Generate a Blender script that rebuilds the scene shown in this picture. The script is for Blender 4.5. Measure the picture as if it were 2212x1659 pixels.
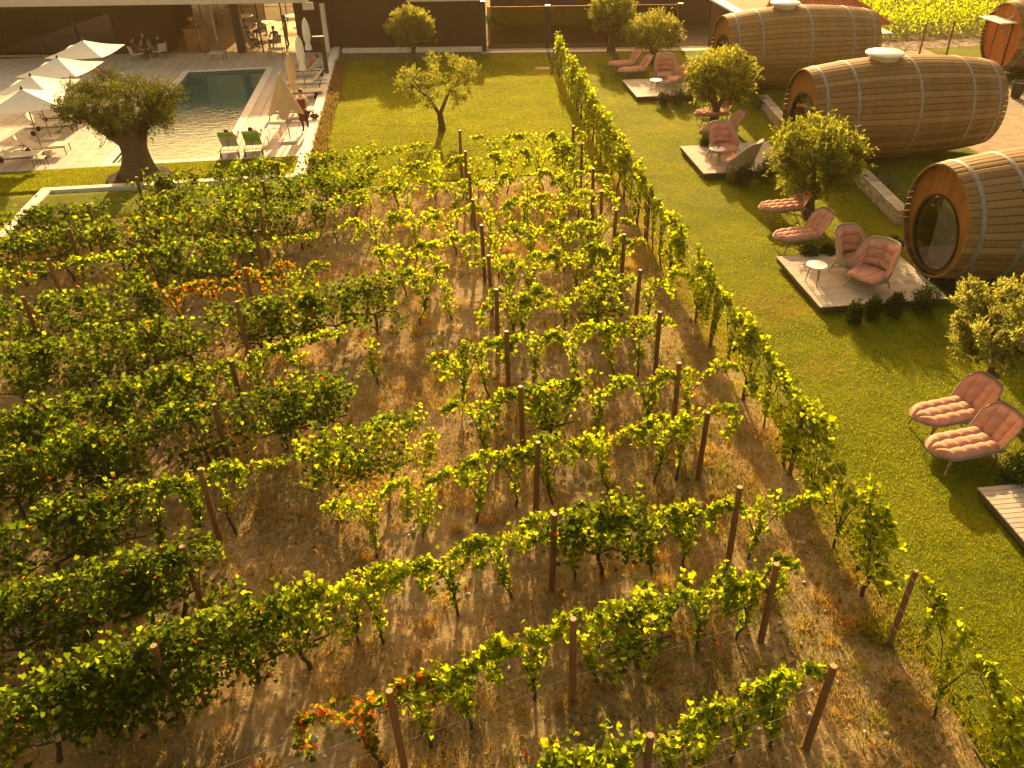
import bpy, math, random
import numpy as np
from mathutils import Matrix, Vector
random.seed(7); RNG = np.random.default_rng(7)
PI = math.pi; rad = math.radians
for o in list(bpy.data.objects): bpy.data.objects.remove(o)
S = bpy.context.scene; COL = S.collection

# ------------------------------------------------------------------ camera
FPX, CX, CY, CAMH = 1790.0, 1106.0, 829.5, 10.6
_p, _ps, _ro = math.atan(1214/1790), rad(5.7), rad(1.3)
_fh = np.array([math.sin(_ps), math.cos(_ps), 0]); _r = np.array([math.cos(_ps), -math.sin(_ps), 0]); _z = np.array([0, 0, 1.])
FW = math.cos(_p)*_fh - math.sin(_p)*_z; _u = math.sin(_p)*_fh + math.cos(_p)*_z
RT = _r*math.cos(_ro) - _u*math.sin(_ro); UP = _u*math.cos(_ro) + _r*math.sin(_ro)
CAMP = np.array([0, 0, CAMH])
def G(x, y, z=0.0):            # photo pixel (2212 wide) -> world point at height z
    d = RT*(x-CX)/FPX - UP*(y-CY)/FPX + FW
    return CAMP + d*((z-CAMH)/d[2])
def PX(q):
    d = np.asarray(q, float) - CAMP; zz = d@FW
    return CX + FPX*(d@RT)/zz, CY - FPX*(d@UP)/zz
cam = bpy.data.cameras.new('camera'); camo = bpy.data.objects.new('camera', cam); COL.objects.link(camo)
cam.sensor_width = 36; cam.lens = FPX/2212*36; cam.clip_end = 3000; cam.clip_start = .1
M = Matrix.Identity(4)
for i in range(3):
    M[i][0] = RT[i]; M[i][1] = UP[i]; M[i][2] = -FW[i]; M[i][3] = CAMP[i]
camo.matrix_world = M; S.camera = camo
S.render.resolution_x, S.render.resolution_y = 1024, 768

# ------------------------------------------------------------------ light
SUN_EL, SUN_AZ = rad(18.5), rad(6)      # azimuth: to the right of world +Y
sun = bpy.data.lights.new('sun', 'SUN'); sun.energy = 5.0; sun.angle = rad(.6); sun.color = (1, .69, .31)
suno = bpy.data.objects.new('sun', sun); COL.objects.link(suno)
sd = Vector((math.sin(SUN_AZ)*math.cos(SUN_EL), math.cos(SUN_AZ)*math.cos(SUN_EL), math.sin(SUN_EL)))
suno.rotation_euler = sd.to_track_quat('Z', 'Y').to_euler(); suno.location = (0, 30, 60)
W = bpy.data.worlds.new('World'); S.world = W; W.use_nodes = True
nt = W.node_tree; bg = nt.nodes['Background']; sky = nt.nodes.new('ShaderNodeTexSky')
sky.sky_type = 'NISHITA'; sky.sun_disc = False; sky.sun_elevation = SUN_EL; sky.sun_rotation = SUN_AZ
sky.dust_density = 6.0; sky.air_density = 1.4; sky.ozone_density = .6
tint = nt.nodes.new('ShaderNodeMix'); tint.data_type = 'RGBA'; tint.blend_type = 'MULTIPLY'; tint.inputs[0].default_value = 1
tint.inputs[7].default_value = (1.0, .68, .36, 1)          # golden-hour white balance, the same over the whole sky
nt.links.new(sky.outputs[0], tint.inputs[6]); nt.links.new(tint.outputs[2], bg.inputs[0]); bg.inputs[1].default_value = .13
S.view_settings.view_transform = 'Standard'; S.view_settings.look = 'None'; S.view_settings.gamma = 1
S.view_settings.exposure = 1.55; S.view_settings.use_curve_mapping = False
S.render.engine = 'CYCLES'

# ------------------------------------------------------------------ materials
MATS = {}
def N(nt, t, **kw):
    n = nt.nodes.new('ShaderNode'+t)
    for k, v in kw.items(): setattr(n, k, v)
    return n
def newmat(name):
    m = bpy.data.materials.new(name); m.use_nodes = True; MATS[name] = m
    nt = m.node_tree; return m, nt, nt.nodes['Principled BSDF']
def ramp(nt, fac, stops):
    r = N(nt, 'ValToRGB'); nt.links.new(fac, r.inputs[0]); e = r.color_ramp.elements
    while len(e) < len(stops): e.new(.5)
    for i, (p, c) in enumerate(stops): e[i].position = p; e[i].color = (*c, 1)
    return r.outputs[0]
def noise(nt, scale, detail=4, rough=.6, vec=None, dim='3D'):
    n = N(nt, 'TexNoise'); n.inputs['Scale'].default_value = scale; n.inputs['Detail'].default_value = detail; n.inputs['Roughness'].default_value = rough
    if vec: nt.links.new(vec, n.inputs['Vector'])
    return n.outputs['Fac']
def mixc(nt, fac, a, b, mode='MIX'):
    m = N(nt, 'Mix', data_type='RGBA', blend_type=mode)
    for s, v in ((0, fac), (6, a), (7, b)):
        if isinstance(v, (int, float)): m.inputs[s].default_value = v
        elif isinstance(v, tuple): m.inputs[s].default_value = (*v, 1)
        else: nt.links.new(v, m.inputs[s])
    return m.outputs[2]
def bump(nt, bs, h, st=.4, dist=.02):
    b = N(nt, 'Bump'); b.inputs['Strength'].default_value = st; b.inputs['Distance'].default_value = dist
    nt.links.new(h, b.inputs['Height']); nt.links.new(b.outputs[0], bs.inputs['Normal'])
def objco(nt): return N(nt, 'TexCoord').outputs['Object']
def simple(name, col, rough=.6, var=.25, scale=8, metal=0, bmp=0, rnd=0, spec=.4):
    m, nt, bs = newmat(name); co = objco(nt); f = noise(nt, scale, 5, .6, co)
    lo = tuple(c*(1-var) for c in col); hi = tuple(min(1, c*(1+var)) for c in col)
    c = ramp(nt, f, [(.3, lo), (.7, hi)])
    if rnd:
        oi = N(nt, 'ObjectInfo'); mr = N(nt, 'MapRange'); mr.inputs[3].default_value = 1-rnd; mr.inputs[4].default_value = 1+rnd
        nt.links.new(oi.outputs['Random'], mr.inputs[0]); c = mixc(nt, 1., c, mr.outputs[0], 'MULTIPLY')
    nt.links.new(c, bs.inputs['Base Color']); bs.inputs['Roughness'].default_value = rough; bs.inputs['Metallic'].default_value = metal
    bs.inputs['Specular IOR Level'].default_value = spec
    if bmp: bump(nt, bs, noise(nt, scale*6, 4, .7, co), bmp, .01)
    return m
def wood(name, a, b, axis=0, rnd=.22, rough=.7, stretch=14, scale=6):
    m, nt, bs = newmat(name); co = objco(nt); mp = N(nt, 'Mapping'); nt.links.new(co, mp.inputs[0])
    oi = N(nt, 'ObjectInfo'); cb = N(nt, 'CombineXYZ')
    mu = N(nt, 'Math', operation='MULTIPLY'); mu.inputs[1].default_value = 37; nt.links.new(oi.outputs['Random'], mu.inputs[0])
    for i in range(3): nt.links.new(mu.outputs[0], cb.inputs[i])
    nt.links.new(cb.outputs[0], mp.inputs[1])
    sc = [stretch]*3; sc[axis] = 1; mp.inputs[3].default_value = sc
    f = noise(nt, scale, 6, .65, mp.outputs[0]); c = ramp(nt, f, [(.28, a), (.72, b)])
    st = noise(nt, 1.3, 4, .6, co); c = mixc(nt, .45, c, ramp(nt, st, [(.3, (.55, .55, .55)), (.7, (1.15, 1.15, 1.15))]), 'MULTIPLY')
    mr = N(nt, 'MapRange'); mr.inputs[3].default_value = 1-rnd; mr.inputs[4].default_value = 1+rnd
    nt.links.new(oi.outputs['Random'], mr.inputs[0]); c = mixc(nt, 1., c, mr.outputs[0], 'MULTIPLY')
    nt.links.new(c, bs.inputs['Base Color']); bs.inputs['Roughness'].default_value = rough; bs.inputs['Specular IOR Level'].default_value = .25
    bump(nt, bs, f, .35, .006); return m
def leafmat(name, transl=.5, gain=1.5, rough=.5):
    m, nt, bs = newmat(name); at = N(nt, 'Attribute', attribute_name='Col')
    nt.links.new(at.outputs['Color'], bs.inputs['Base Color']); bs.inputs['Roughness'].default_value = rough; bs.inputs['Specular IOR Level'].default_value = .12
    tr = N(nt, 'BsdfTranslucent'); g = mixc(nt, 1., at.outputs['Color'], (gain, gain, gain*.35), 'MULTIPLY'); nt.links.new(g, tr.inputs[0])
    mx = N(nt, 'MixShader'); mx.inputs[0].default_value = transl
    nt.links.new(bs.outputs[0], mx.inputs[1]); nt.links.new(tr.outputs[0], mx.inputs[2]); nt.links.new(mx.outputs[0], nt.nodes['Material Output'].inputs[0]); return m
def glassmat(name, tintc, refl=.12):
    m, nt, bs = newmat(name); nt.nodes.remove(bs)
    t = N(nt, 'BsdfTransparent'); t.inputs[0].default_value = (*tintc, 1); g = N(nt, 'BsdfGlossy'); g.inputs[1].default_value = .02
    fr = N(nt, 'Fresnel'); fr.inputs[0].default_value = 1.5; ad = N(nt, 'Math', operation='ADD'); ad.inputs[1].default_value = refl; nt.links.new(fr.outputs[0], ad.inputs[0])
    mx = N(nt, 'MixShader'); nt.links.new(ad.outputs[0], mx.inputs[0]); nt.links.new(t.outputs[0], mx.inputs[1]); nt.links.new(g.outputs[0], mx.inputs[2])
    nt.links.new(mx.outputs[0], nt.nodes['Material Output'].inputs[0]); return m
# ground materials
def groundmat(name, cols, s1, s2, bs_scale, bst, rough=.95):
    m, nt, bs = newmat(name); co = objco(nt)
    a = noise(nt, s1, 5, .65, co); b = noise(nt, s2, 6, .7, co); c1 = ramp(nt, a, [(.32, cols[0]), (.5, cols[1]), (.68, cols[2])])
    c = mixc(nt, .7, c1, ramp(nt, b, [(.3, (.5, .5, .5)), (.7, (1.35, 1.35, 1.3))]), 'MULTIPLY')
    nt.links.new(c, bs.inputs['Base Color']); bs.inputs['Roughness'].default_value = rough; bs.inputs['Specular IOR Level'].default_value = .1
    bump(nt, bs, noise(nt, bs_scale, 6, .75, co), bst, .05); return m
groundmat('soil', [(.20, .14, .075), (.31, .225, .125), (.44, .31, .16)], 1.1, 9, 14, .9)
groundmat('earth', [(.10, .08, .035), (.14, .12, .05), (.19, .15, .07)], .5, 6, 10, .6)
groundmat('lawn', [(.085, .11, .003), (.12, .145, .004), (.165, .17, .008)], .55, 7, 30, .6)
groundmat('gravel', [(.30, .24, .18), (.38, .31, .24), (.46, .38, .30)], 2, 30, 60, .7)
groundmat('dark_bed', [(.03, .025, .018), (.05, .04, .03), (.07, .055, .04)], 3, 20, 30, .8)
leafmat('vine_leaf', .68, 2.2, .65); leafmat('olive_leaf', .55, 2.3, .6); leafmat('grass_blade', .6, 2.0, .7); leafmat('shrub_leaf', .3, 1.3); leafmat('straw', .45, 1.5, .7)
simple('bark', (.11, .075, .045), .9, .45, 14, bmp=.9); simple('vine_bark', (.07, .045, .03), .95, .45, 20, bmp=.9)
wood('post_wood', (.15, .072, .03), (.28, .14, .06), 2, .2, .85); simple('wire', (.45, .42, .36), .35, .1, 5, .8); simple('stone', (.36, .32, .27), .9, .3, 6, bmp=.5, rnd=.25)
wood('stave', (.17, .10, .042), (.36, .23, .105), 0, .30); wood('face_board', (.20, .085, .016), (.34, .15, .03), 2, .18); wood('door_board', (.30, .095, .025), (.42, .15, .045), 2, .15)
simple('hoop', (.25, .24, .235), .6, .25, 9, .35, .2); simple('liner', (.03, .02, .014), .9); simple('white_paint', (.80, .78, .74), .5, .05, 4); simple('skylight_white', (.82, .82, .82), .25, .04, 4)
wood('deck_plank', (.42, .35, .30), (.56, .48, .42), 0, .10, .8, 10, 5); simple('deck_frame', (.10, .075, .055), .85, .3, 6)
simple('cushion', (.56, .27, .20), .85, .16, 7, bmp=.15, spec=.2); simple('teak', (.32, .22, .13), .6, .25, 9, rnd=.1)
m, nt_, bs_ = newmat('wicker'); co = objco(nt_); br = N(nt_, 'TexWave'); br.inputs['Scale'].default_value = 22; br.inputs['Distortion'].default_value = 3; nt_.links.new(co, br.inputs[0])
nt_.links.new(ramp(nt_, br.outputs[1], [(.2, (.20, .17, .13)), (.8, (.45, .39, .31))]), bs_.inputs['Base Color']); bs_.inputs['Roughness'].default_value = .8; bump(nt_, bs_, br.outputs[1], .6, .01)
simple('concrete', (.68, .63, .58), .8, .12, 3, bmp=.2); simple('slab', (.50, .44, .39), .75, .16, 3, bmp=.25, rnd=.10); simple('grout', (.16, .14, .12), .95)
simple('pool_tile', (.13, .24, .24), .4, .15, 5); simple('timber_dark', (.026, .013, .008), .7, .3, 5, bmp=.2); simple('steel_dark', (.03, .026, .022), .45, .15, 6, .3)
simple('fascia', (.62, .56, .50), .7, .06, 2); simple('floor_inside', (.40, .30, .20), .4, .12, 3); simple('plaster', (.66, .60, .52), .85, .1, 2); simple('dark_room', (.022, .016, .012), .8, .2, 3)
wood('roof_tile', (.44, .12, .055), (.58, .19, .09), 1, .16, .85, 3, 4); simple('roof_red', (.55, .17, .08), .85, .12, 3, bmp=.2)
simple('parasol_white', (.78, .75, .70), .8, .06, 3); simple('parasol_sand', (.62, .44, .25), .85, .1, 3); simple('sling', (.50, .46, .40), .8, .1, 6); simple('cream_pad', (.66, .60, .52), .85, .08, 5)
simple('towel_green', (.20, .46, .02), .95, .2, 9, bmp=.3); simple('towel_yellow', (.55, .47, .06), .95, .15, 9, bmp=.3); simple('rubber', (.02, .02, .02), .7); simple('purple', (.09, .02, .30), .7)
simple('skin', (.48, .24, .14), .55, .1, 9); simple('hair', (.03, .018, .010), .6, .2, 30); simple('shirt_white', (.72, .68, .64), .85, .05, 6); simple('apron_red', (.11, .012, .012), .85, .15, 8); simple('black_cloth', (.018, .016, .016), .85)
simple('brown_cloth', (.10, .05, .03), .85, .2, 8); simple('grey_cloth', (.16, .15, .14), .85, .15, 8); simple('swim', (.35, .10, .05), .8); simple('flower', (.75, .60, .30), .8, .3, 30); simple('pot', (.035, .032, .03), .5, .2, 5); simple('rusty', (.34, .17, .07), .8, .3, 9)
simple('curtain', (.66, .64, .58), .9, .1, 5); simple('field_soil', (.10, .09, .03), .95, .3, 2)
glassmat('glass_clear', (.82, .82, .78), .03); glassmat('glass_tint', (.42, .36, .28), .04); glassmat('glass_window', (.70, .72, .68), .14)
m, nt_, bs_ = newmat('water'); co = objco(nt_); bs_.inputs['Base Color'].default_value = (.015, .15, .16, 1); bs_.inputs['Transmission Weight'].default_value = .35; bs_.inputs['Specular IOR Level'].default_value = .8; bs_.inputs['IOR'].default_value = 1.45; bs_.inputs['Roughness'].default_value = .03
mp = N(nt_, 'Mapping'); mp.inputs[3].default_value = (1, 2.2, 1); nt_.links.new(co, mp.inputs[0]); bump(nt_, bs_, noise(nt_, 2.2, 4, .6, mp.outputs[0]), .22, .06)

# ------------------------------------------------------------------ mesh helpers
class MB:
    def __init__(s): s.v = []; s.f = []
    def add(s, vs, fs):
        b = len(s.v); s.v += [tuple(map(float, q)) for q in vs]; s.f += [tuple(b+i for i in q) for q in fs]; return s
    def box(s, x0, x1, y0, y1, z0, z1):
        return s.add([(x0,y0,z0),(x1,y0,z0),(x1,y1,z0),(x0,y1,z0),(x0,y0,z1),(x1,y0,z1),(x1,y1,z1),(x0,y1,z1)],
            [(0,3,2,1),(4,5,6,7),(0,1,5,4),(1,2,6,5),(2,3,7,6),(3,0,4,7)])
    def cham(s, x0, x1, y0, y1, z0, z1, c):     # box with a chamfered top edge
        return s.add([(x0,y0,z0),(x1,y0,z0),(x1,y1,z0),(x0,y1,z0),(x0,y0,z1-c),(x1,y0,z1-c),(x1,y1,z1-c),(x0,y1,z1-c),
            (x0+c,y0+c,z1),(x1-c,y0+c,z1),(x1-c,y1-c,z1),(x0+c,y1-c,z1)],
            [(0,3,2,1),(8,9,10,11),(0,1,5,4),(1,2,6,5),(2,3,7,6),(3,0,4,7),(4,5,9,8),(5,6,10,9),(6,7,11,10),(7,4,8,11)])
    def tube(s, pts, r, n=8, cap=True):
        pts = [Vector(p) for p in pts]; rs = r if isinstance(r, (list, tuple)) else [r]*len(pts); vs = []; fs = []
        for i, p in enumerate(pts):
            t = (pts[min(i+1, len(pts)-1)] - pts[max(i-1, 0)]).normalized()
            a = t.cross(Vector((0, 0, 1))) if abs(t.z) < .95 else t.cross(Vector((1, 0, 0)))
            a.normalize(); b = t.cross(a)
            for k in range(n):
                an = 2*PI*k/n; vs.append(p + (a*math.cos(an) + b*math.sin(an))*rs[i])
        for i in range(len(pts)-1):
            for k in range(n): fs.append((i*n+k, i*n+(k+1) % n, (i+1)*n+(k+1) % n, (i+1)*n+k))
        if cap: fs.append(tuple(range(n))); fs.append(tuple(range(len(pts)*n-1, (len(pts)-1)*n-1, -1)))
        return s.add(vs, fs)
    def lathe(s, prof, n=16, c=(0, 0)):
        vs = [(c[0]+r*math.cos(2*PI*k/n), c[1]+r*math.sin(2*PI*k/n), z) for r, z in prof for k in range(n)]
        fs = [(i*n+k, i*n+(k+1) % n, (i+1)*n+(k+1) % n, (i+1)*n+k) for i in range(len(prof)-1) for k in range(n)]
        fs.append(tuple(range(n-1, -1, -1))); fs.append(tuple(range((len(prof)-1)*n, len(prof)*n))); return s.add(vs, fs)
    def grid(s, fn, nu, nv):
        vs = [fn(i/nu, j/nv) for i in range(nu+1) for j in range(nv+1)]
        return s.add(vs, [(i*(nv+1)+j, (i+1)*(nv+1)+j, (i+1)*(nv+1)+j+1, i*(nv+1)+j+1) for i in range(nu) for j in range(nv)])
    def ell(s, c, r, n=10, m=7):
        vs = []
        for j in range(m+1):
            th = PI*j/m
            for k in range(n): vs.append((c[0]+r[0]*math.sin(th)*math.cos(2*PI*k/n), c[1]+r[1]*math.sin(th)*math.sin(2*PI*k/n), c[2]+r[2]*math.cos(th)))
        return s.add(vs, [(j*n+k, (j+1)*n+k, (j+1)*n+(k+1) % n, j*n+(k+1) % n) for j in range(m) for k in range(n)])
    def mesh(s, name, mat=None, smooth=False):
        me = bpy.data.meshes.new(name); me.from_pydata(s.v, [], s.f)
        if mat: me.materials.append(MATS[mat])
        if smooth: me.polygons.foreach_set('use_smooth', [True]*len(me.polygons))
        me.update(); return me
def link(name, me, parent=None, loc=None, rz=0):
    o = bpy.data.objects.new(name, me); COL.objects.link(o)
    if parent: o.parent = parent
    if loc is not None: o.location = loc
    if rz: o.rotation_euler = (0, 0, rz)
    return o
def tag(o, label=None, cat=None, group=None, kind=None):
    if label: o['label'] = label
    if cat: o['category'] = cat
    if group: o['group'] = group
    if kind: o['kind'] = kind
    return o
def thing(name, label, cat, loc=(0, 0, 0), rz=0, group=None):
    o = bpy.data.objects.new(name, None); o.empty_display_size = .2; COL.objects.link(o); o.location = tuple(map(float, loc)); o.rotation_euler = (0, 0, rz)
    return tag(o, label, cat, group)
def part(name, mb, mat, parent, smooth=False): return link(name, mb.mesh(name, mat, smooth), parent)
def dup(root, loc, rz, label):
    r = root.copy(); COL.objects.link(r); r.location = tuple(map(float, loc)); r.rotation_euler = (0, 0, rz); r['label'] = label
    for ch in root.children:
        c = ch.copy(); COL.objects.link(c); c.parent = r
        for g in ch.children:
            d = g.copy(); COL.objects.link(d); d.parent = c
    return r
def fast(name, V, F, mat, col=None, smooth=False):
    V = np.asarray(V, np.float32); F = np.asarray(F, np.int32); k = F.shape[1]; me = bpy.data.meshes.new(name)
    me.vertices.add(len(V)); me.vertices.foreach_set('co', V.ravel()); me.loops.add(F.size); me.loops.foreach_set('vertex_index', F.ravel())
    me.polygons.add(len(F)); me.polygons.foreach_set('loop_start', np.arange(0, F.size, k, dtype=np.int32))
    if smooth: me.polygons.foreach_set('use_smooth', np.ones(len(F), bool))
    if col is not None:
        a = me.color_attributes.new('Col', 'FLOAT_COLOR', 'POINT'); c4 = np.ones((len(V), 4), np.float32); c4[:, :3] = col; a.data.foreach_set('color', c4.ravel())
    me.materials.append(MATS[mat]); me.update(calc_edges=True); me.validate(); return me
def vnoise(x, y, s, seed=0):
    r = np.random.default_rng(1000+seed).random((256, 256)); x = np.asarray(x)*s+97.3; y = np.asarray(y)*s+53.1
    xi = np.floor(x).astype(int); yi = np.floor(y).astype(int); fx = x-xi; fy = y-yi; fx = fx*fx*(3-2*fx); fy = fy*fy*(3-2*fy)
    g = lambda a, b: r[a % 256, b % 256]
    return (g(xi, yi)*(1-fx)+g(xi+1, yi)*fx)*(1-fy) + (g(xi, yi+1)*(1-fx)+g(xi+1, yi+1)*fx)*fy
def fbm(x, y, s, seed=0, o=4): return sum(vnoise(x, y, s*2**i, seed+i)*.5**i for i in range(o))/sum(.5**i for i in range(o))
def randrot(n, rng, tilt=None):
    q = rng.normal(size=(n, 4)); q /= np.linalg.norm(q, axis=1)[:, None]; w, x, y, z = q.T
    return np.stack([np.stack([1-2*(y*y+z*z), 2*(x*y-z*w), 2*(x*z+y*w)], 1), np.stack([2*(x*y+z*w), 1-2*(x*x+z*z), 2*(y*z-x*w)], 1), np.stack([2*(x*z-y*w), 2*(y*z+x*w), 1-2*(x*x+y*y)], 1)], 1)
VL = np.array([[0, .02, .03], [0, -.22, .03], [.40, -.34, -.07], [.54, .10, -.12], [.28, .40, -.06], [0, .70, -.14], [-.28, .40, -.06], [-.54, .10, -.12], [-.40, -.34, -.07]])
VLF = np.array([[0, i, i+1] for i in range(1, 8)] + [[0, 8, 1]])
OL = np.array([[0, 0, 0], [.13, .5, .03], [0, 1, 0], [-.13, .5, .03]]); OLF = np.array([[0, 1, 2], [0, 2, 3]])
RL = np.array([[0, 0, 0], [.3, .45, .05], [0, 1, -.05], [-.3, .45, .05]])
def leaves(P, size, col, rng, tmpl=VL, tf=VLF, R=None):
    n = len(P); R = randrot(n, rng) if R is None else R; sz = np.asarray(size)*np.ones(n)
    V = np.einsum('nij,kj->nki', R, tmpl)*sz[:, None, None] + P[:, None, :]
    F = tf[None] + (np.arange(n)*len(tmpl))[:, None, None]; C = np.repeat(col, len(tmpl), 0)
    return V.reshape(-1, 3), F.reshape(-1, tf.shape[1]), C
def droop(n, rng, s=.7):       # leaf frames: blade hanging outward and down, any heading
    a = rng.random(n)*2*PI; t = rng.normal(-.6, s, n); r = rng.normal(0, .5, n)
    ca, sa, ct, st = np.cos(a), np.sin(a), np.cos(t), np.sin(t)
    y = np.stack([-sa*ct, ca*ct, st], 1); x0 = np.stack([ca, sa, 0*a], 1); z0 = np.cross(x0, y); x = x0*np.cos(r)[:, None]+z0*np.sin(r)[:, None]; z = np.cross(x, y)
    return np.stack([x, y, z], 2)

# ------------------------------------------------------------------ setting
WX = -4.55                                       # pool wall
PXL, PXR, PY0, PY1 = -12.0, -8.0, 32.6, 46.8     # pool
g = MB(); B = 900
for x0, x1, y0, y1 in ((-B, B, -B, PY0), (-B, B, PY1, B), (-B, PXL, PY0, PY1), (PXR, B, PY0, PY1)): g.add([(x0,y0,0),(x1,y0,0),(x1,y1,0),(x0,y1,0)], [(0,1,2,3)])
tag(part('ground', g, 'earth', None), kind='structure')
def sheet(name, x0, x1, y0, y1, step, zf, mat, mask=None):
    nx = int((x1-x0)/step)+1; ny = int((y1-y0)/step)+1; X, Y = np.meshgrid(np.linspace(x0, x1, nx), np.linspace(y0, y1, ny), indexing='ij'); Z = zf(X, Y)
    e = np.minimum(np.minimum(X-x0, x1-X), np.minimum(Y-y0, y1-Y)); Z = np.where(e < .01, .006, Z)
    i = np.arange(nx*ny).reshape(nx, ny); F = np.stack([i[:-1, :-1], i[1:, :-1], i[1:, 1:], i[:-1, 1:]], -1).reshape(-1, 4)
    return tag(link(name, fast(name, np.stack([X, Y, Z], -1).reshape(-1, 3), F, mat, smooth=True)), kind='structure')
def soil_z(x, y): return .015 + .10*fbm(x, y, .9, 1, 4) + .05*np.abs(fbm(x, y, 3.2, 9, 3)-.5)
def lawn_z(x, y): return .02 + .10*fbm(x, y, .35, 20, 3) + .015*vnoise(x, y, 3, 30)
HX = 6.45                                        # trellis row beside the lawn
sheet('vineyard_soil', -24, HX+.42, 1.5, 28.6, .09, soil_z, 'soil')
sheet('lawn', HX+.40, 20.6, 1.5, 46.6, .2, lawn_z, 'lawn')
sheet('lawn', WX+.28, HX+.41, 28.55, 47.6, .2, lawn_z, 'lawn')
sheet('lawn', -24, WX-.3, 29.85, 32.2, .2, lawn_z, 'lawn')
sheet('lawn', -24, WX+.28, 26.8, 29.45, .2, lambda x, y: .03+.07*fbm(x, y, .5, 20, 3)+.09, 'lawn')
sheet('gravel_path', 20.5, 27.3, 1.5, 44.6, 1.0, lambda x, y: .012+0*x, 'gravel')
sheet('gravel_path', 20.5, 60, 44.65, 46.4, 1.0, lambda x, y: .012+0*x, 'gravel')
sheet('grass_verge', 27.35, 60, 38, 44.6, .3, lawn_z, 'lawn')
# grass blades
def blades(name, x0, x1, y0, y1, n, h, w, cols, seed, zf, pw=0, mask=None, mat='grass_blade', label='', cat='grass'):
    rng = np.random.default_rng(seed); u = rng.random(n); x = x0+(x1-x0)*rng.random(n); y = y0+(y1-y0)*(u**(1+pw))
    if mask is not None: k = mask(x, y, rng); x, y = x[k], y[k]
    n = len(x); z = zf(x, y)-.01; a = rng.random(n)*2*PI; hh = h*rng.uniform(.5, 1.3, n); ww = w*rng.uniform(.7, 1.3, n); ln = rng.normal(0, .55, (n, 2))*hh[:, None]
    b = np.stack([x, y, z], 1); d = np.stack([np.cos(a)*ww, np.sin(a)*ww, 0*a], 1); t = b+np.stack([ln[:, 0], ln[:, 1], hh], 1)
    V = np.stack([b-d, b+d, t], 1).reshape(-1, 3); F = np.arange(3*n).reshape(n, 3)
    c = np.array(cols)[rng.integers(0, len(cols), n)]*rng.uniform(.7, 1.25, (n, 1)); c = c*(.75+.5*fbm(x, y, .5, 77, 3))[:, None]
    if seed == 1: dr = (np.clip((fbm(x, y, .33, 123, 4)-.62)*9, 0, 1)*(y < 22)*.8)[:, None]; c = c*(1-dr)+np.array([.24, .16, .07])*dr
    return tag(link(name, fast(name, V, F, mat, np.repeat(c, 3, 0))), label, cat, kind='stuff')
GC = [(.165, .19, .003), (.13, .16, .003), (.20, .215, .004), (.24, .215, .008)]
blades('lawn_grass', HX+.42, 20.4, 3.2, 46.5, 760000, .042, .0075, GC, 1, lawn_z, .55, lambda x, y, r: (x < 14.2) & (vnoise(x, y, .8, 5) + r.random(len(x))*.5 > .38), label='short mown grass of the lawn between trellis row and barrels')
blades('lawn_grass', WX+.4, HX+.4, 28.6, 47.4, 320000, .042, .010, GC, 2, lawn_z, .2, label='mown lawn between pool wall and trellis row')
blades('lawn_grass', -17, WX-.35, 29.9, 32.15, 40000, .05, .010, GC, 3, lawn_z, label='strip of lawn between pool terrace and low white wall')
blades('lawn_grass', -17, WX+.2, 26.9, 29.4, 30000, .05, .010, GC, 4, lambda x, y: .12+0*x, label='grass strip outside the low white wall behind the vines')
blades('verge_tufts', HX-.25, HX+.62, 3.0, 44, 60000, .09, .009, GC+[(.22, .15, .05)], 8, lambda x, y: .05+0*x, .4, lambda x, y, r: vnoise(x, y, 1.5, 15)+.5*r.random(len(x))-.5*np.clip((HX+.35-x)/.6, 0, 1) > .42, label='ragged grass along the foot of the lawn trellis')
DC = [(.40, .265, .10), (.33, .21, .075), (.46, .31, .12), (.17, .16, .03), (.28, .16, .06)]
blades('dry_grass', -16, HX+.3, 2.6, 28.5, 420000, .085, .007, DC, 5, soil_z, .35, lambda x, y, r: (fbm(x, y, .55, 40, 3)+.16*(r.random(len(x))-.5) > .44), 'straw', 'dry straw-coloured grass lying between the vine rows', 'dry grass')
blades('weeds', -16, HX+.35, 2.6, 28.5, 200000, .10, .009, [(.10, .115, .012), (.07, .09, .01), (.15, .14, .02)], 6, soil_z, .35, lambda x, y, r: (fbm(x, y, .4, 60, 3)+.16*np.clip((x-3.0)/2, -.6, 1)+.12*(r.random(len(x))-.5) > .58), 'grass_blade', 'patches of green weeds on the vineyard soil', 'weeds')
def tufts(name, n, per, h, cols, seed, mask, mat, label, cat):
    rng = np.random.default_rng(seed); x = rng.uniform(-14, HX+.2, n); y = 2.8+25*rng.random(n)**1.25; k = mask(x, y); x, y = x[k], y[k]; n = len(x); c0 = np.array(cols)[rng.integers(0, len(cols), n)]
    sp = rng.uniform(.05, .22, n); X = np.repeat(x, per)+rng.normal(0, 1, n*per)*np.repeat(sp, per); Y = np.repeat(y, per)+rng.normal(0, 1, n*per)*np.repeat(sp, per); m_ = n*per; hh = h*rng.uniform(.4, 1.2, m_)*np.repeat(rng.uniform(.5, 1.2, n), per)
    a = rng.random(m_)*2*PI; d = np.stack([np.cos(a), np.sin(a), 0*a], 1)*.006; b = np.stack([X, Y, soil_z(X, Y)-.01], 1); ln = rng.normal(0, .65, (m_, 2))*hh[:, None]; t = b+np.stack([ln[:, 0], ln[:, 1], hh], 1)
    V = np.stack([b-d, b+d, t], 1).reshape(-1, 3); C = np.repeat(c0, per, 0)*rng.uniform(.7, 1.25, (m_, 1)); tag(link(name, fast(name, V, np.arange(3*m_).reshape(m_, 3), mat, np.repeat(C, 3, 0))), label, cat, kind='stuff')
tufts('dry_tufts', 1500, 90, .17, DC[:3]+[(.45, .24, .07)], 61, lambda x, y: fbm(x, y, .5, 41, 3) > .46, 'straw', 'loose tufts of long dry grass on the soil between rows', 'dry grass')
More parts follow.
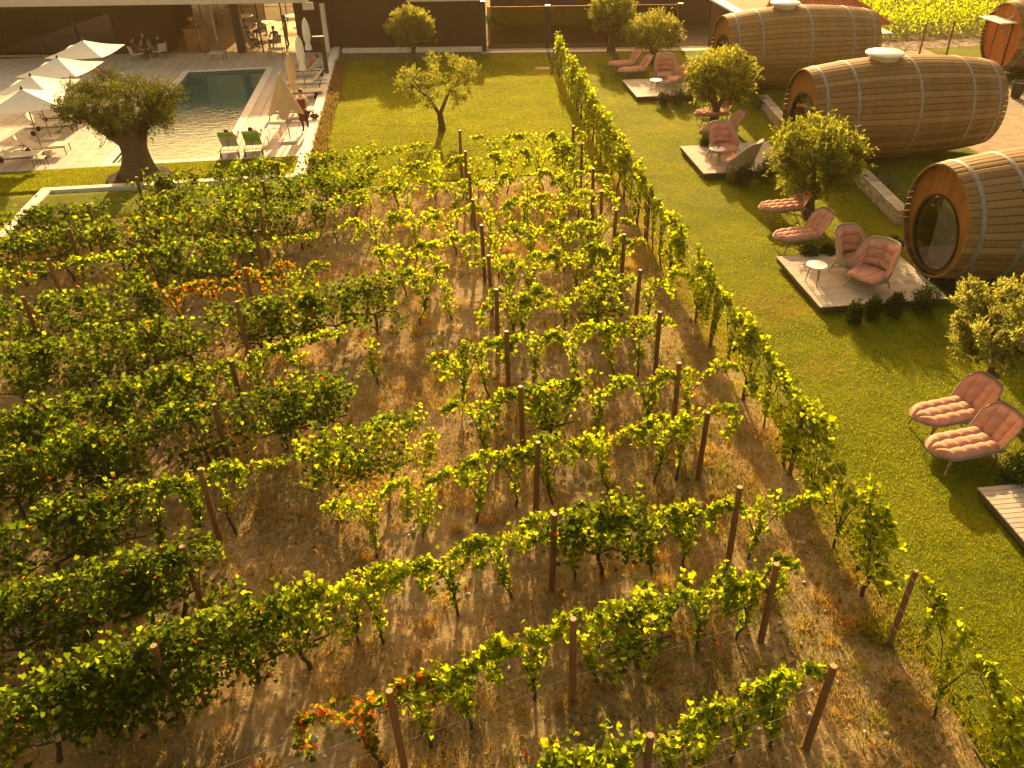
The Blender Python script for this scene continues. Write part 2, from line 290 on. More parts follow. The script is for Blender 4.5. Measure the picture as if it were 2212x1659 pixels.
tufts('green_tufts', 900, 70, .16, [(.12, .14, .01), (.16, .16, .014), (.09, .11, .008)], 62, lambda x, y: fbm(x, y, .45, 63, 3)+.12*np.clip((x-3)/2, -1, 1) > .52, 'grass_blade', 'green grass tufts near the row ends', 'grass')
# clods, stones and fallen leaves on the soil
rng = np.random.default_rng(11); n = 5200; x = rng.uniform(-15, HX, n); y = 2.6+25.5*rng.random(n)**1.3; s = rng.gamma(2., .011, n)+.006
OC = np.array([[1,0,0],[-1,0,0],[0,1,0],[0,-1,0],[0,0,1],[0,0,-1]])*np.array([1, .8, .55]); OF = np.array([[0,2,4],[2,1,4],[1,3,4],[3,0,4],[2,0,5],[1,2,5],[3,1,5],[0,3,5]])
V, F, C = leaves(np.stack([x, y, soil_z(x, y)+s*.1], 1), s, np.ones((n, 3)), rng, OC, OF); tag(link('stones', fast('stones', V, F, 'stone')), 'small pale stones and clods scattered over the vineyard soil', 'stones', kind='stuff')
n = 6500; x = rng.uniform(-15, HX, n); y = 2.6+25.5*rng.random(n)**1.3; cc = np.array([(.30, .10, .03), (.36, .17, .05), (.22, .10, .04), (.40, .24, .07)])[rng.integers(0, 4, n)]*rng.uniform(.6, 1.2, (n, 1))
k = fbm(x, y, .8, 90, 3) > .46; x, y, cc = x[k], y[k], cc[k]
V, F, C = leaves(np.stack([x, y, soil_z(x, y)+.03], 1), rng.uniform(.04, .09, len(x)), cc, rng, VL, VLF); tag(link('fallen_leaves', fast('fallen_leaves', V, F, 'straw', C)), 'brown and red fallen vine leaves on the soil', 'leaves', kind='stuff')

# ------------------------------------------------------------------ pool, terrace, walls
pb = MB(); d = -1.35
pb.add([(PXL,PY0,d),(PXR,PY0,d),(PXR,PY1,d),(PXL,PY1,d)], [(0,1,2,3)])
for a, b in (((PXL,PY0),(PXR,PY0)), ((PXR,PY0),(PXR,PY1)), ((PXR,PY1),(PXL,PY1)), ((PXL,PY1),(PXL,PY0))): pb.add([(*a,d),(*b,d),(*b,.03),(*a,.03)], [(0,1,2,3)])
tag(part('pool_basin', pb, 'pool_tile', None), kind='structure')
for i in range(5): tag(part('pool_step', MB().cham(PXL+.02, PXR-.02, PY1-.35*(i+1), PY1-.35*i-.004, d+.01, -.22*(i+1), .015), 'pool_tile', None), kind='structure')
w = MB().add([(PXL+.003,PY0+.003,-.07),(PXR-.003,PY0+.003,-.07),(PXR-.003,PY1-.003,-.07),(PXL+.003,PY1-.003,-.07)], [(0,1,2,3)])
tag(part('pool_water', w, 'water', None), kind='structure')
TX0, TX1, TY0, TY1 = -25.0, WX-.24, 32.25, 52.0
t = MB()
for x0, x1, y0, y1 in ((TX0, TX1, TY0, PY0), (TX0, TX1, PY1, TY1), (TX0, PXL, PY0, PY1), (PXR, TX1, PY0, PY1)): t.box(x0, x1, y0, y1, -.02, .024)
terr = tag(part('terrace', t, 'grout', None), kind='structure')
SW, SL = .5, 1.5; cells = []
def slabs(x0, x1, y0, y1):
    nx = max(1, round((x1-x0)/SW)); ny = max(1, round((y1-y0)/SL)); sx = (x1-x0)/nx; sy = (y1-y0)/ny
    for i in range(nx):
        for j in range(-1, ny+1):
            a = y0+(j+(.5 if i % 2 else 0))*sy; b = a+sy; a = max(a, y0); b = min(b, y1)
            if b-a > .12: cells.append((x0+i*sx, x0+(i+1)*sx, a, b))
slabs(TX0, TX1, PY1+.4, TY1); slabs(TX0, PXL-.4, TY0, PY1+.4); slabs(PXR+.4, TX1, TY0, PY1+.4)
cells.sort(key=lambda c: (c[0] < -21)*100 + c[2]*1.0 - c[0]*0)
slab_cache = {}
def slab_mesh(sx, sy):
    k = (round(sx, 2), round(sy, 2))
    if k not in slab_cache: slab_cache[k] = MB().cham(-sx/2+.009, sx/2-.009, -sy/2+.009, sy/2-.009, 0, .03, .006).mesh('slab', 'slab')
    return slab_cache[k]
rest = MB()
for i, (x0, x1, y0, y1) in enumerate(cells):
    if i < 290: link('slab', slab_mesh(x1-x0, y1-y0), terr, ((x0+x1)/2, (y0+y1)/2, .025+random.uniform(0, .004)))
    else: rest.cham(x0+.009, x1-.009, y0+.009, y1-.009, .025, .055, .006)
tag(part('far_slabs', rest, 'slab', terr), kind='stuff')
cop = MB()
for x0, x1, y0, y1 in ((PXL-.38, PXL, TY0+.01, PY1+.38), (PXR, PXR+.38, TY0+.01, PY1+.38), (PXL+.003, PXR-.003, PY1, PY1+.38), (PXL+.003, PXR-.003, TY0+.01, PY0)): cop.cham(x0, x1, y0, y1, .026, .062, .008)
part('pool_coping', cop, 'concrete', terr)
wl = part('garden_wall', MB().cham(WX-.22, WX+.22, 29.5, 50.3, -.1, .27, .012), 'concrete', None); tag(wl, 'long straight pale wall between pool terrace and lawn', 'wall')
wl = part('garden_wall', MB().cham(-13.55, WX-.225, 29.5, 29.82, -.1, .22, .012), 'concrete', None); tag(wl, 'low pale wall in front of the strip of lawn with the big olive', 'wall')
wl = part('garden_wall', MB().cham(-13.55, -13.15, 25.5, 29.496, -.1, .22, .012), 'concrete', None); tag(wl, 'short pale wall running from the corner towards the vines', 'wall')

# ------------------------------------------------------------------ vineyard
ROWS = {1: [(1775,1440),(1400,1575),(1190,1650)], 2: [(1668,1218),(1237,1340),(850,1480)], 3: [(1590,1065),(1190,1110),(340,1390)], 4: [(1520,885),(1153,950),(405,1173)],
 5: [(1465,785),(1126,843),(437,1013)], 6: [(1422,680),(1094,720),(468,871)], 7: [(1375,590),(1070,629),(502,775)], 8: [(1345,515),(1058,554),(517,661)],
 9: [(1325,464),(1042,492),(535,585),(60,650)], 10: [(1299,414),(1024,434),(555,510),(110,563)], 11: [(1281,366),(1014,377),(562,448),(152,496)], 12: [(1255,310),(1003,330),(570,400),(198,446)], 13: [(1238,280),(992,292),(600,352),(300,392)]}
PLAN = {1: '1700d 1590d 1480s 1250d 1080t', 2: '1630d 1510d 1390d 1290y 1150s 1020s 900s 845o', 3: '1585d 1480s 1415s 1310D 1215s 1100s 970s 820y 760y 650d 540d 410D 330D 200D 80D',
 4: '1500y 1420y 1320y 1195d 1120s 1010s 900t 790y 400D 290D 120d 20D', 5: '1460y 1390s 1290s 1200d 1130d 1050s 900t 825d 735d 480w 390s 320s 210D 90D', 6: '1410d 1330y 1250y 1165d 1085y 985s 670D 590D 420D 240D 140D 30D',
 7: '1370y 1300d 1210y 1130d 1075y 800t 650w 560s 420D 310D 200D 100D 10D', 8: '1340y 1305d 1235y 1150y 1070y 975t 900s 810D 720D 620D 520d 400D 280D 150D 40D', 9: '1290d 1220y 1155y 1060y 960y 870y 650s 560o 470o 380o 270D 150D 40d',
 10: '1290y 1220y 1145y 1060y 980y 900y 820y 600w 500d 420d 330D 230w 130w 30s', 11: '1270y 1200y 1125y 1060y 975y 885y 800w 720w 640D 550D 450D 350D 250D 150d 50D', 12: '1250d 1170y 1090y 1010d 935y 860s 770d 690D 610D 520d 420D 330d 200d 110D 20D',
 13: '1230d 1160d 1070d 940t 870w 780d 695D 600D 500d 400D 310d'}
ORD = ['', 'first', 'second', 'third', 'fourth', 'fifth', 'sixth', 'seventh', 'eighth', 'ninth', 'tenth', 'eleventh', 'twelfth', 'thirteenth', 'fourteenth', 'fifteenth', 'sixteenth', 'seventeenth', 'eighteenth', 'nineteenth', 'twentieth']
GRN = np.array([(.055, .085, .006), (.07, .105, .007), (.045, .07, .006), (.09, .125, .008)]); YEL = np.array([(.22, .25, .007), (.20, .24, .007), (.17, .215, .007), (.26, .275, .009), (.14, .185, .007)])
ORG = np.array([(.36, .15, .02), (.40, .10, .02), (.26, .20, .015), (.12, .13, .012)])
def along(path, spacing, jit, rng):
    P = []
    for a, b in zip(path[:-1], path[1:]):
        L = max(1, int(np.linalg.norm(np.subtract(b, a))/spacing)); tt = rng.random(L)[:, None]; P.append(np.array(a)*(1-tt)+np.array(b)*tt)
    P = np.concatenate(P); return P + rng.normal(0, 1, P.shape)*np.array(jit)
def vine_geo(kind, rng, near):
    """leaf points, colours, sizes and stem tubes of one vine; local x runs along its row"""
    P = []; st = MB(); lean = rng.uniform(-.18, .18); hh = rng.uniform(.42, .62); bx = rng.uniform(-.06, .06)
    head = (lean, bx, hh)
    tr = [(0, 0, -.08), (lean*.25+rng.normal(0, .02), bx*.4, hh*.35), (lean*.8, bx+rng.normal(0, .02), hh*.72), head]
    thick = .036 if kind in 'Ddo' else .022
    st.tube(tr, [thick*1.35, thick, thick*.9, thick*1.1], 7)
    top = 1.42+rng.uniform(-.1, .14); dens = near
    def arch(side, L, z0):
        q = [head, (lean+side*L*.25, bx+rng.normal(0, .05), z0*.8), (lean+side*L*.55, rng.normal(0, .05), z0+.05), (lean+side*L, rng.normal(0, .06), z0-.08+rng.normal(0, .05))]
        st.tube(q, [.014, .010, .007, .004], 5); return q
    if kind in 'Dd':
        big = 1.0 if kind == 'D' else .70
        for sd in (-1, 1):
            q = [head, (lean+sd*.22, bx, hh+.07), (lean+sd*.5, rng.normal(0, .03), hh+.05+rng.normal(0, .05))]; st.tube(q, [thick*.7, thick*.55, thick*.35], 6)
        nc = int(15*big)
        for i in range(nc):
            c = np.array([rng.uniform(-.72, .72)*big, rng.normal(0, .16), rng.uniform(.50, 1.50)]); c[2] = min(c[2], 1.5-.35*abs(c[0])**2)
            P.append(c + rng.normal(0, 1, (int(44*dens), 3))*np.array([.16, .14, .15]))
        for i in range(6):           # shoots that stick out
            x0 = rng.uniform(-.7, .7); L = rng.uniform(.25, .5); q = [(x0, rng.normal(0, .1), 1.25), (x0+rng.normal(0, .12), rng.normal(0, .15), 1.35+L*.6), (x0+rng.normal(0, .22), rng.normal(0, .2), 1.3+L)]
            st.tube([(lean+.45*x0, bx*.5, hh+.05)]+q, [.010, .007, .005, .003], 4); P.append(along(q, .035/dens, (.05, .05, .05), rng))
        P.append(along([(-.75*big, 0, top), (0, 0, top+.06), (.75*big, 0, top)], .018/dens, (.05, .09, .08), rng))
    elif kind in 'syo':
        L = rng.uniform(.62, .95); sp = .0072/dens
        col = along([(lean*.5, bx*.5, .32), (lean*.9, bx, .6), (lean*1.2, bx, 1.0), (lean, 0, top)], sp*1.15, (1, 1, .05), rng); ctr = np.interp(col[:, 2], [.3, .6, 1.0, top], [lean*.5, lean*.9, lean*1.2, lean])
        w_ = (.03+.06*np.clip((col[:, 2]-.25)/1.2, 0, 1))[:, None]; col[:, :2] = np.stack([ctr, np.full(len(ctr), bx*.5)], 1)+rng.normal(0, 1, (len(col), 2))*w_; P.append(col); st.tube([head, (lean*1.2, bx, 1.0), (lean, 0, top)], [.015, .010, .006], 5)
        for sd in (-1, 1):
            q = arch(sd, L*rng.uniform(.8, 1.2), top); P.append(along(q[2:], sp*.75, (.04, .042, .045), rng)); P.append(along([q[1], q[2]], sp*1.6, (.05, .05, .05), rng))
            if rng.random() < .55:
                q2 = [q[rng.integers(2, 4)]]; xx = q2[0][0]; q2 = q2 + [(xx+rng.normal(0, .03), 0, top-.12), (xx+rng.normal(0, .06), rng.normal(0, .05), top-.35), (xx+rng.normal(0, .08), rng.normal(0, .06), top-rng.uniform(.45, .75))]; P.append(along(q2, sp*1.1, (.05, .05, .05), rng)); st.tube(q2, .004, 4)
        for i in range(1):
            c = np.array([rng.uniform(-.5, .5), rng.normal(0, .06), rng.uniform(1.1, 1.5)]); P.append(c + rng.normal(0, 1, (int(26*dens), 3))*np.array([.12, .08, .10]))
    elif kind == 't':
        q = [(lean*.4, bx, .25), (lean*.8, bx, .7), (lean+.05, 0, 1.15)]; P.append(along(q, .006/dens, (.085, .085, .05), rng)); st.tube([head, (lean+.03, 0, .9), (lean+.06, 0, 1.15)], [.014, .008, .004], 5)
    else:                            # w: one long cane laid along the wire
        q = [head, (lean+.1, 0, 1.0), (lean+.1, 0, top-.05), (lean+.7, rng.normal(0, .03), top), (lean+1.2, 0, top-.02)]; st.tube(q, [.014, .010, .008, .006, .004], 5)
        P.append(along([(lean-.9, 0, top-.06), (lean, 0, top), (lean+1.2, 0, top-.02)], .0075/dens, (.05, .06, .055), rng)); P.append(along(q[:3], .02/dens, (.07, .06, .05), rng))
    P = np.concatenate(P); P = P[P[:, 2] > .16]; n = len(P)
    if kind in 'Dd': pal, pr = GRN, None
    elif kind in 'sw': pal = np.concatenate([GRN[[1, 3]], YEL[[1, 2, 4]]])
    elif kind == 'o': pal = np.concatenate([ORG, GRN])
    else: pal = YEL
    C = pal[rng.integers(0, len(pal), n)]*rng.uniform(.8, 1.2, (n, 1))
    ym = rng.random(n) < (.07 if kind in 'Dd' else .05); C[ym] = YEL[rng.integers(0, 4, ym.sum())]; om = rng.random(n) < (.012 if kind != 'o' else .1); C[om] = ORG[rng.integers(0, 2, om.sum())]
    return P, C, st
LOOK = {'D': 'thick dark green leafy', 'd': 'full green leafy', 's': 'sparse bright green arching', 'y': 'sparse yellow-green', 't': 'small upright thin', 'w': 'thin single-caned', 'o': 'orange-tinged turning'}
def vine(kind, pos, rz, label, group, rng, near, name='grapevine', zs=1.0, wid=1.0, lite=0):
    P, C, st = vine_geo(kind, rng, near)
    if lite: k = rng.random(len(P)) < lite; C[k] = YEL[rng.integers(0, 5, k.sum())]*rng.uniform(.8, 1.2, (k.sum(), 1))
    P = P*np.array([1, wid, zs])
    t = thing(name, label, 'grapevine', (pos[0], pos[1], .04), rz, group); part('trunk', st, 'vine_bark', t, True)
    V, F, Cv = leaves(P, rng.uniform(.058, .10, len(P))*(1.1 if kind in 'Dd' else 1.0)/near**.35, C, rng, VL, VLF, droop(len(P), rng)); link('foliage', fast('foliage', V, F, 'vine_leaf', Cv), t)
def post(pos, h, lean, label, group, r=.048, dy=0):
    t = thing('vineyard_post', label, 'post', (pos[0], pos[1]-dy, 0), random.random()*6, group)
    part('stake', MB().tube([(0, 0, -.15), (lean[0]*.5, lean[1]*.5, h*.5), (lean[0], lean[1], h)], [r*1.05, r, r*.95], 9), 'post_wood', t)
    part('cut_top', MB().lathe([(r*.9, h+.001), (r*.8, h+.006)], 9, (lean[0], lean[1])), 'teak', t)
PN = ['right end', 'middle', 'left', 'far left']
rowpoly = {}
for i, pts in ROWS.items():
    poly = [G(x, y, 1.6)[:2] for x, y in pts]; last = poly[-1]+(poly[-1]-poly[-2])/np.linalg.norm(poly[-1]-poly[-2])*9; poly.append(last); rowpoly[i] = poly
    rn = f'{ORD[i]} row from camera'
    for k, q in enumerate(poly[:-1]):
        if i == 1 and k == 2: continue
        post(q, 1.72+random.uniform(-.06, .12), (random.uniform(-.05, .05), random.uniform(-.04, .04)), f'{PN[k]} weathered wooden post of the {rn}', 'wooden vineyard posts', .052, .17)
    wt = thing('trellis_wires', f'thin metal wires strung along the {rn}', 'wires', (poly[0][0], poly[0][1], 0), 0, 'trellis wires')
    for z in (.55, 1.0, 1.42):
        mb = MB(); pp = []
        for a, b in zip(poly[:-1], poly[1:]):
            for tt in np.linspace(0, 1, 5)[:-1]: q = a+(b-a)*tt; pp.append((q[0]-poly[0][0], q[1]-poly[0][1]-.115, z-.05*math.sin(PI*tt)))
        part('wire', mb.tube(pp, .0028, 4), 'wire', wt)
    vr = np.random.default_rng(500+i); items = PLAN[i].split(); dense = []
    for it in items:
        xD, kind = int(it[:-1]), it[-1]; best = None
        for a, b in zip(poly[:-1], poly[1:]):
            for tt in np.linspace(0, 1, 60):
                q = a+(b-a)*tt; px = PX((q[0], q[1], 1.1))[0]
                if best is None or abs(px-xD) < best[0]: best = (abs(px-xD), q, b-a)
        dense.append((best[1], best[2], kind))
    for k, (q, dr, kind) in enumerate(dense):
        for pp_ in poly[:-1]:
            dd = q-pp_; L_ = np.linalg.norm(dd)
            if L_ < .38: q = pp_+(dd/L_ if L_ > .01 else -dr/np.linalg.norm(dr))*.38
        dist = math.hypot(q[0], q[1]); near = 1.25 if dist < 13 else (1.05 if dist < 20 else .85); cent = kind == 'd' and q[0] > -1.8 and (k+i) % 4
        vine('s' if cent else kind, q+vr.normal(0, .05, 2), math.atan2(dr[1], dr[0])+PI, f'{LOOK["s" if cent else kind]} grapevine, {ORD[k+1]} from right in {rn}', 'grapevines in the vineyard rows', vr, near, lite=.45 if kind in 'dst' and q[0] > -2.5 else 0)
# trellis row beside the lawn
hp = [(7.0, 43.6), (6.75, 36), (6.5, 29), (6.42, 22.5), (HX, 16.4), (6.5, 11.6), (6.48, 7.6), (6.45, 4.4)]
for k, q in enumerate(hp): post(q, 1.66 if k else 1.9, (random.uniform(-.04, .04), 0), f'wooden post of the trellis beside the lawn, {ORD[k+1]} from the building', 'posts of the lawn trellis', .045)
post((6.86, 43.9), 1.75, (-.1, .08), 'leaning brace post at the building end of the lawn trellis', 'posts of the lawn trellis', .04)
wt = thing('trellis_wires', 'bundle of thin wires of the trellis beside the lawn', 'wires', (0, 0, 0))
for z in (.5, .9, 1.25, 1.55):
    for s in (-.05, .05): part('wire', MB().tube([(x+s, y, z) for x, y in hp], .003, 4), 'wire', wt)
hr = np.random.default_rng(77); yy = 43.2; k = 0
while yy > 4.0:
    j = next(i for i in range(len(hp)-1) if hp[i][1] >= yy-1e-6 >= hp[i+1][1]-2); a, b = hp[j], hp[j+1]; tt = (a[1]-yy)/(a[1]-b[1]); xx = a[0]+(b[0]-a[0])*tt
    gap = (17.5 < yy < 19.3) or (7.2 < yy < 7.9)
    if not gap:
        kind = 'd' if hr.random() < .62 else 's'; k += 1
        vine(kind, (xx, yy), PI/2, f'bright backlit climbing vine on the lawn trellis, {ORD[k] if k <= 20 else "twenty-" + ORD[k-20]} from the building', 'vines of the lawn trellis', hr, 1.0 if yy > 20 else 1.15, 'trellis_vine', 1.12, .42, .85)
    yy -= 1.02 if yy > 20 else 1.12
k = 0
# vineyard on the far side of the path, seen as one closed canopy, with its posts
rng = np.random.default_rng(5); n = 60000; x = rng.uniform(21, 62, n); y = 47+30*rng.random(n)**1.1; u = (y-47) % 2.0-1.0
z = .12+1.28*rng.random(n)**.7*(1-.30*np.abs(u)) + .25*(fbm(x, y, .6, 33, 3)-.5); C = np.concatenate([GRN[[1, 3]]*1.2, YEL])[rng.integers(0, 7, n)]*rng.uniform(.8, 1.3, (n, 1))
V, F, Cv = leaves(np.stack([x, y, z], 1), rng.uniform(.15, .26, n), C, rng, RL, OLF, droop(n, rng)); tag(link('vineyard_canopy', fast('vineyard_canopy', V, F, 'vine_leaf', Cv)), 'sunlit yellow-green vineyard canopy beyond the gravel path', 'vineyard', kind='stuff')
for k, (px, py) in enumerate(((1983, 128), (2043, 122), (1870, 112))): post(G(px, py), 1.75, (0, 0), ['tall post standing before the far vineyard beside the path', 'short post half hidden in the far vineyard edge', 'post at the far vineyard edge close to the red roof'][k], 'posts of the far vineyard', .05)
#SPLIT
# ------------------------------------------------------------------ barrels
BR, BB, BL, NST = 1.46, .31, 6.9, 50             # end radius, bulge, length, staves
def brad(t): return BR + BB*(1-(2*t-1)**2)
def stave_mesh():
    n = 18; m = MB(); h = PI/NST*.91; vs = []
    for i in range(n+1):
        t = i/n; R = brad(t)
        for a, r in ((-h, R-.05), (-h, R-.008), (-h*.5, R+.001), (h*.5, R+.001), (h, R-.008), (h, R-.05)): vs.append((t*BL, r*math.sin(a), r*math.cos(a)))
    fs = [(i*6+k, i*6+k+1, (i+1)*6+k+1, (i+1)*6+k) for i in range(n) for k in range(5)] + [tuple(range(5, -1, -1)), tuple(range(n*6, n*6+6))]
    return m.add(vs, fs).mesh('stave', 'stave')
STAVE = stave_mesh()
def liner_mesh():
    n, k = 14, 40; vs = []
    for i in range(n+1):
        t = .02+.96*i/n
        for j in range(k): a = 2*PI*j/k; vs.append((t*BL, (brad(t)-.052)*math.sin(a), (brad(t)-.052)*math.cos(a)))
    return MB().add(vs, [(i*k+j, i*k+(j+1) % k, (i+1)*k+(j+1) % k, (i+1)*k+j) for i in range(n) for j in range(k)]).mesh('liner', 'liner', True)
LINER = liner_mesh()
def hoop_mesh(t):
    k = 56; w = .055; vs = []; fs = []
    for j in range(k):
        a = 2*PI*j/k
        for dx, dr in ((-w, -.01), (-w, .012), (w, .012), (w, -.01)): r = brad(t+dx/BL)+dr; vs.append((t*BL+dx, r*math.sin(a), r*math.cos(a)))
    for j in range(k):
        for q in range(3): fs.append((j*4+q, j*4+q+1, ((j+1) % k)*4+q+1, ((j+1) % k)*4+q))
    return MB().add(vs, fs).mesh('hoop', 'hoop', True)
HOOPS = [hoop_mesh(t) for t in (.05, .20, .515, .80, .95)]
def disc_boards(x, R, nb, th, hole=None):        # vertical boards of a round end; hole = (dz, r)
    out = []; w = 2*R/nb
    for i in range(nb):
        y0 = -R+i*w+.004; y1 = -R+(i+1)*w-.004; ys = [y0, (y0+y1)/2, y1]; lim = lambda y, r: math.sqrt(max(0, r*r-y*y))
        segs = [([-lim(y, R) for y in ys], [lim(y, R) for y in ys])]
        if hole and (abs(y0) < hole[1] or abs(y1) < hole[1]):
            dz, hr_ = hole; lo = [dz-lim(y, hr_) for y in ys]; hi = [dz+lim(y, hr_) for y in ys]; segs = [(segs[0][0], lo), (hi, segs[0][1])]
        for lo, hi in segs:
            if max(b-a for a, b in zip(lo, hi)) < .03: continue
            vs = [(x, y, z) for y, z in zip(ys, lo)] + [(x, y, z) for y, z in zip(ys, hi)]; vs += [(x+th, y, z) for _, y, z in vs]
            out.append(MB().add(vs, [(0,3,4,1),(1,4,5,2),(6,7,10,9),(7,8,11,10),(0,6,9,3),(2,5,11,8),(3,9,10,4),(4,10,11,5),(0,1,7,6),(1,2,8,7)]))
    return out
RZC = 1.79
def barrel(X, Y, label, front='window', sky=None, canopy_end=False):
    t = thing('barrel_cabin', label, 'barrel cabin', (X, Y, 0), 0, 'giant barrel cabins')
    for k in range(NST):
        o = link('stave', STAVE, t, (0, 0, RZC)); o.rotation_euler = (2*PI*(k+.5)/NST, 0, 0)
    o = link('liner', LINER, t, (0, 0, RZC))
    for h in HOOPS: link('hoop', h, t, (0, 0, RZC))
    hole = (-.34, 1.0) if front == 'window' else None; fm = 'face_board' if front == 'window' else 'door_board'
    for m in disc_boards(.13, BR-.055, 22, .04, hole): link('face_board', m.mesh('face_board', fm), t, (0, 0, RZC))
    for m in disc_boards(BL-.17, BR-.055, 22, .04): link('face_board', m.mesh('face_board', fm), t, (0, 0, RZC))
    if hole:
        zc = RZC+hole[0]; r = hole[1]
        wf = MB(); k = 40; vs = []
        for j in range(k):
            a = 2*PI*j/k
            for dx, rr in ((.10, r+.015), (.10, r-.045), (.19, r-.045), (.19, r+.015)): vs.append((dx, rr*math.sin(a), zc+rr*math.cos(a)))
        wf.add(vs, [(j*4+q, j*4+(q+1) % 4, ((j+1) % k)*4+(q+1) % 4, ((j+1) % k)*4+q) for j in range(k) for q in range(4)])
        wo = part('window', wf, 'steel_dark', t)
        part('pane', MB().add([(.15, (r-.04)*math.sin(2*PI*j/k), zc+(r-.04)*math.cos(2*PI*j/k)) for j in range(k)], [tuple(range(k))]), 'glass_window', wo)
        rm = MB(); rm.add([(1.3, -1.2, .25), (1.3, 1.2, .25), (1.3, 1.2, 3.0), (1.3, -1.2, 3.0)], [(0,1,2,3)]); rm.add([(.2,-1.2,.42),(1.3,-1.2,.42),(1.3,1.2,.42),(.2,1.2,.42)], [(0,1,2,3)]); part('room', rm, 'dark_room', t)
        cu = MB().grid(lambda u, v: (.42+.035*math.sin(u*52), -.80+u*1.3, .50+v*1.9), 70, 2); part('curtain', cu, 'curtain', wo, True)
    else:
        x = .13; dr = MB().cham(-.52, .52, 0, 2.02, 0, .03, .006); dm = dr.mesh('door', 'door_board')
        do = link('door', dm, t); do.rotation_euler = (PI/2, 0, -PI/2); do.location = (x-.002, 0, .38)
        part('frame', MB().box(-.56, -.523, 0, 2.05, 0, .045).box(.523, .56, 0, 2.05, 0, .045).box(-.522, .522, 2.022, 2.06, 0, .045), 'timber_dark', do)
        part('small_window', MB().box(-.13, .13, 1.52, 1.72, .031, .04), 'glass_window', do); part('handle', MB().tube([(.38, .82, .03), (.38, .82, .08), (.38, 1.1, .08), (.38, 1.1, .03)], .016, 6), 'hoop', do)
        ca = part('canopy', MB().cham(-.75, .12, -.85, .85, 2.52, 2.57, .01), 'white_paint', t)
        for s in (-.7, .7): part('rod', MB().tube([(-.55, s, 2.57), (.14, s, 3.0 if abs(s) < .8 else 2.9)], .014, 6), 'hoop', ca)
    if canopy_end: part('canopy', MB().cham(BL-.1, BL+.75, -.85, .85, 2.35, 2.40, .01), 'white_paint', t)
    if sky is not None:
        tt = sky/BL; z = RZC+brad(tt); so = part('skylight', MB().lathe([(.50, z-.10), (.50, z+.10), (.64, z+.11), (.66, z+.15), (.62, z+.19), (.30, z+.225), (.05, z+.235)], 32, (sky, 0)), 'skylight_white', t, True)
    return t
barrel(13.02, 18.9, 'wooden barrel cabin cut off at the right edge, nearest the camera', 'window', 2.9)
barrel(13.45, 28.75, 'wooden barrel cabin in the middle of the three, wholly in view', 'window', 2.75)
barrel(13.75, 38.55, 'wooden barrel cabin farthest back beside the dark building', 'window', 2.75, True)
barrel(27.35, 38.7, 'reddish barrel cabin with door and white canopy in the top right corner', 'door')
def foot_wall(px0, px1, h, label):
    a = G(*px0); b = G(*px1); L = math.hypot(*(b-a)[:2]); t = thing('stone_wall', label, 'stone wall', (a[0], a[1], 0), math.atan2(b[1]-a[1], b[0]-a[0]), 'low stone walls at the barrels')
    part('core', MB().box(0.02, L-.02, .03, .30, -.05, h-.09), 'dark_bed', t); rr = random.Random(label); hz = (h-.07)/3
    meshes = [MB().cham(-.15*sx, .15*sx, -.165, .165, 0, hz-.012, .02).mesh('stone', 'stone') for sx in (.8, 1.0, 1.25)]
    for r_ in range(3):
        x = .0
        while x < L-.12:
            k = rr.randrange(3); w = .30*(.8, 1.0, 1.25)[k]+.012; link('stone', meshes[k], t, (x+w/2, .165+rr.uniform(-.012, .012), r_*hz)); x += w
    x = 0
    cm = MB().cham(-.3, .3, -.2, .2, 0, .07, .012).mesh('cap_stone', 'stone')
    while x < L-.2: link('cap_stone', cm, t, (x+.3, .165, h-.07)); x += .61
foot_wall((1955, 490), (1862, 395), .55, 'low stone wall beside the nearest barrel cabin')
foot_wall((1700, 285), (1655, 232), .5, 'low stone wall beside the middle barrel cabin')

# ------------------------------------------------------------------ decks and their furniture
DX0, DW = 9.62, 3.0
plank = MB().cham(0, 3.42, .004, .1155, 0, .03, .005).mesh('plank', 'deck_plank')
def deck(Y0, label):
    t = thing('timber_deck', label, 'deck', (DX0, Y0, 0), 0, 'timber decks')
    for k in range(25): link('plank', plank, t, (0, k*.12, .27+random.uniform(0, .003)))
    part('frame', MB().box(.02, 3.4, .03, .09, .15, .267).box(.02, 3.4, 2.91, 2.97, .15, .267).box(.02, .08, .092, 2.908, .15, .267).box(1.8, 1.86, .092, 2.908, .15, .267).box(3.3, 3.36, .092, 2.908, .15, .267), 'deck_frame', t)
    for x in (.2, 1.7, 3.1):
        for y in (.3, 2.6): part('foot', MB().box(x, x+.1, y, y+.1, -.05, .148), 'deck_frame', t)
    return t
deck(37.1, 'grey timber deck in front of the farthest barrel cabin'); deck(27.2, 'grey timber deck in front of the middle barrel cabin')
deck(17.45, 'grey timber deck in front of the nearest barrel cabin'); deck(7.55, 'grey timber deck corner at the right edge, below the pair of loungers')
DZ = .305
def tuft(u, v, nu, nv): return .5-.5*math.cos(2*PI*u*nu)*1, .5-.5*math.cos(2*PI*v*nv)
def pill(u, v, nu, nv): return (abs(math.sin(PI*u*nu))*abs(math.sin(PI*v*nv)))**.32
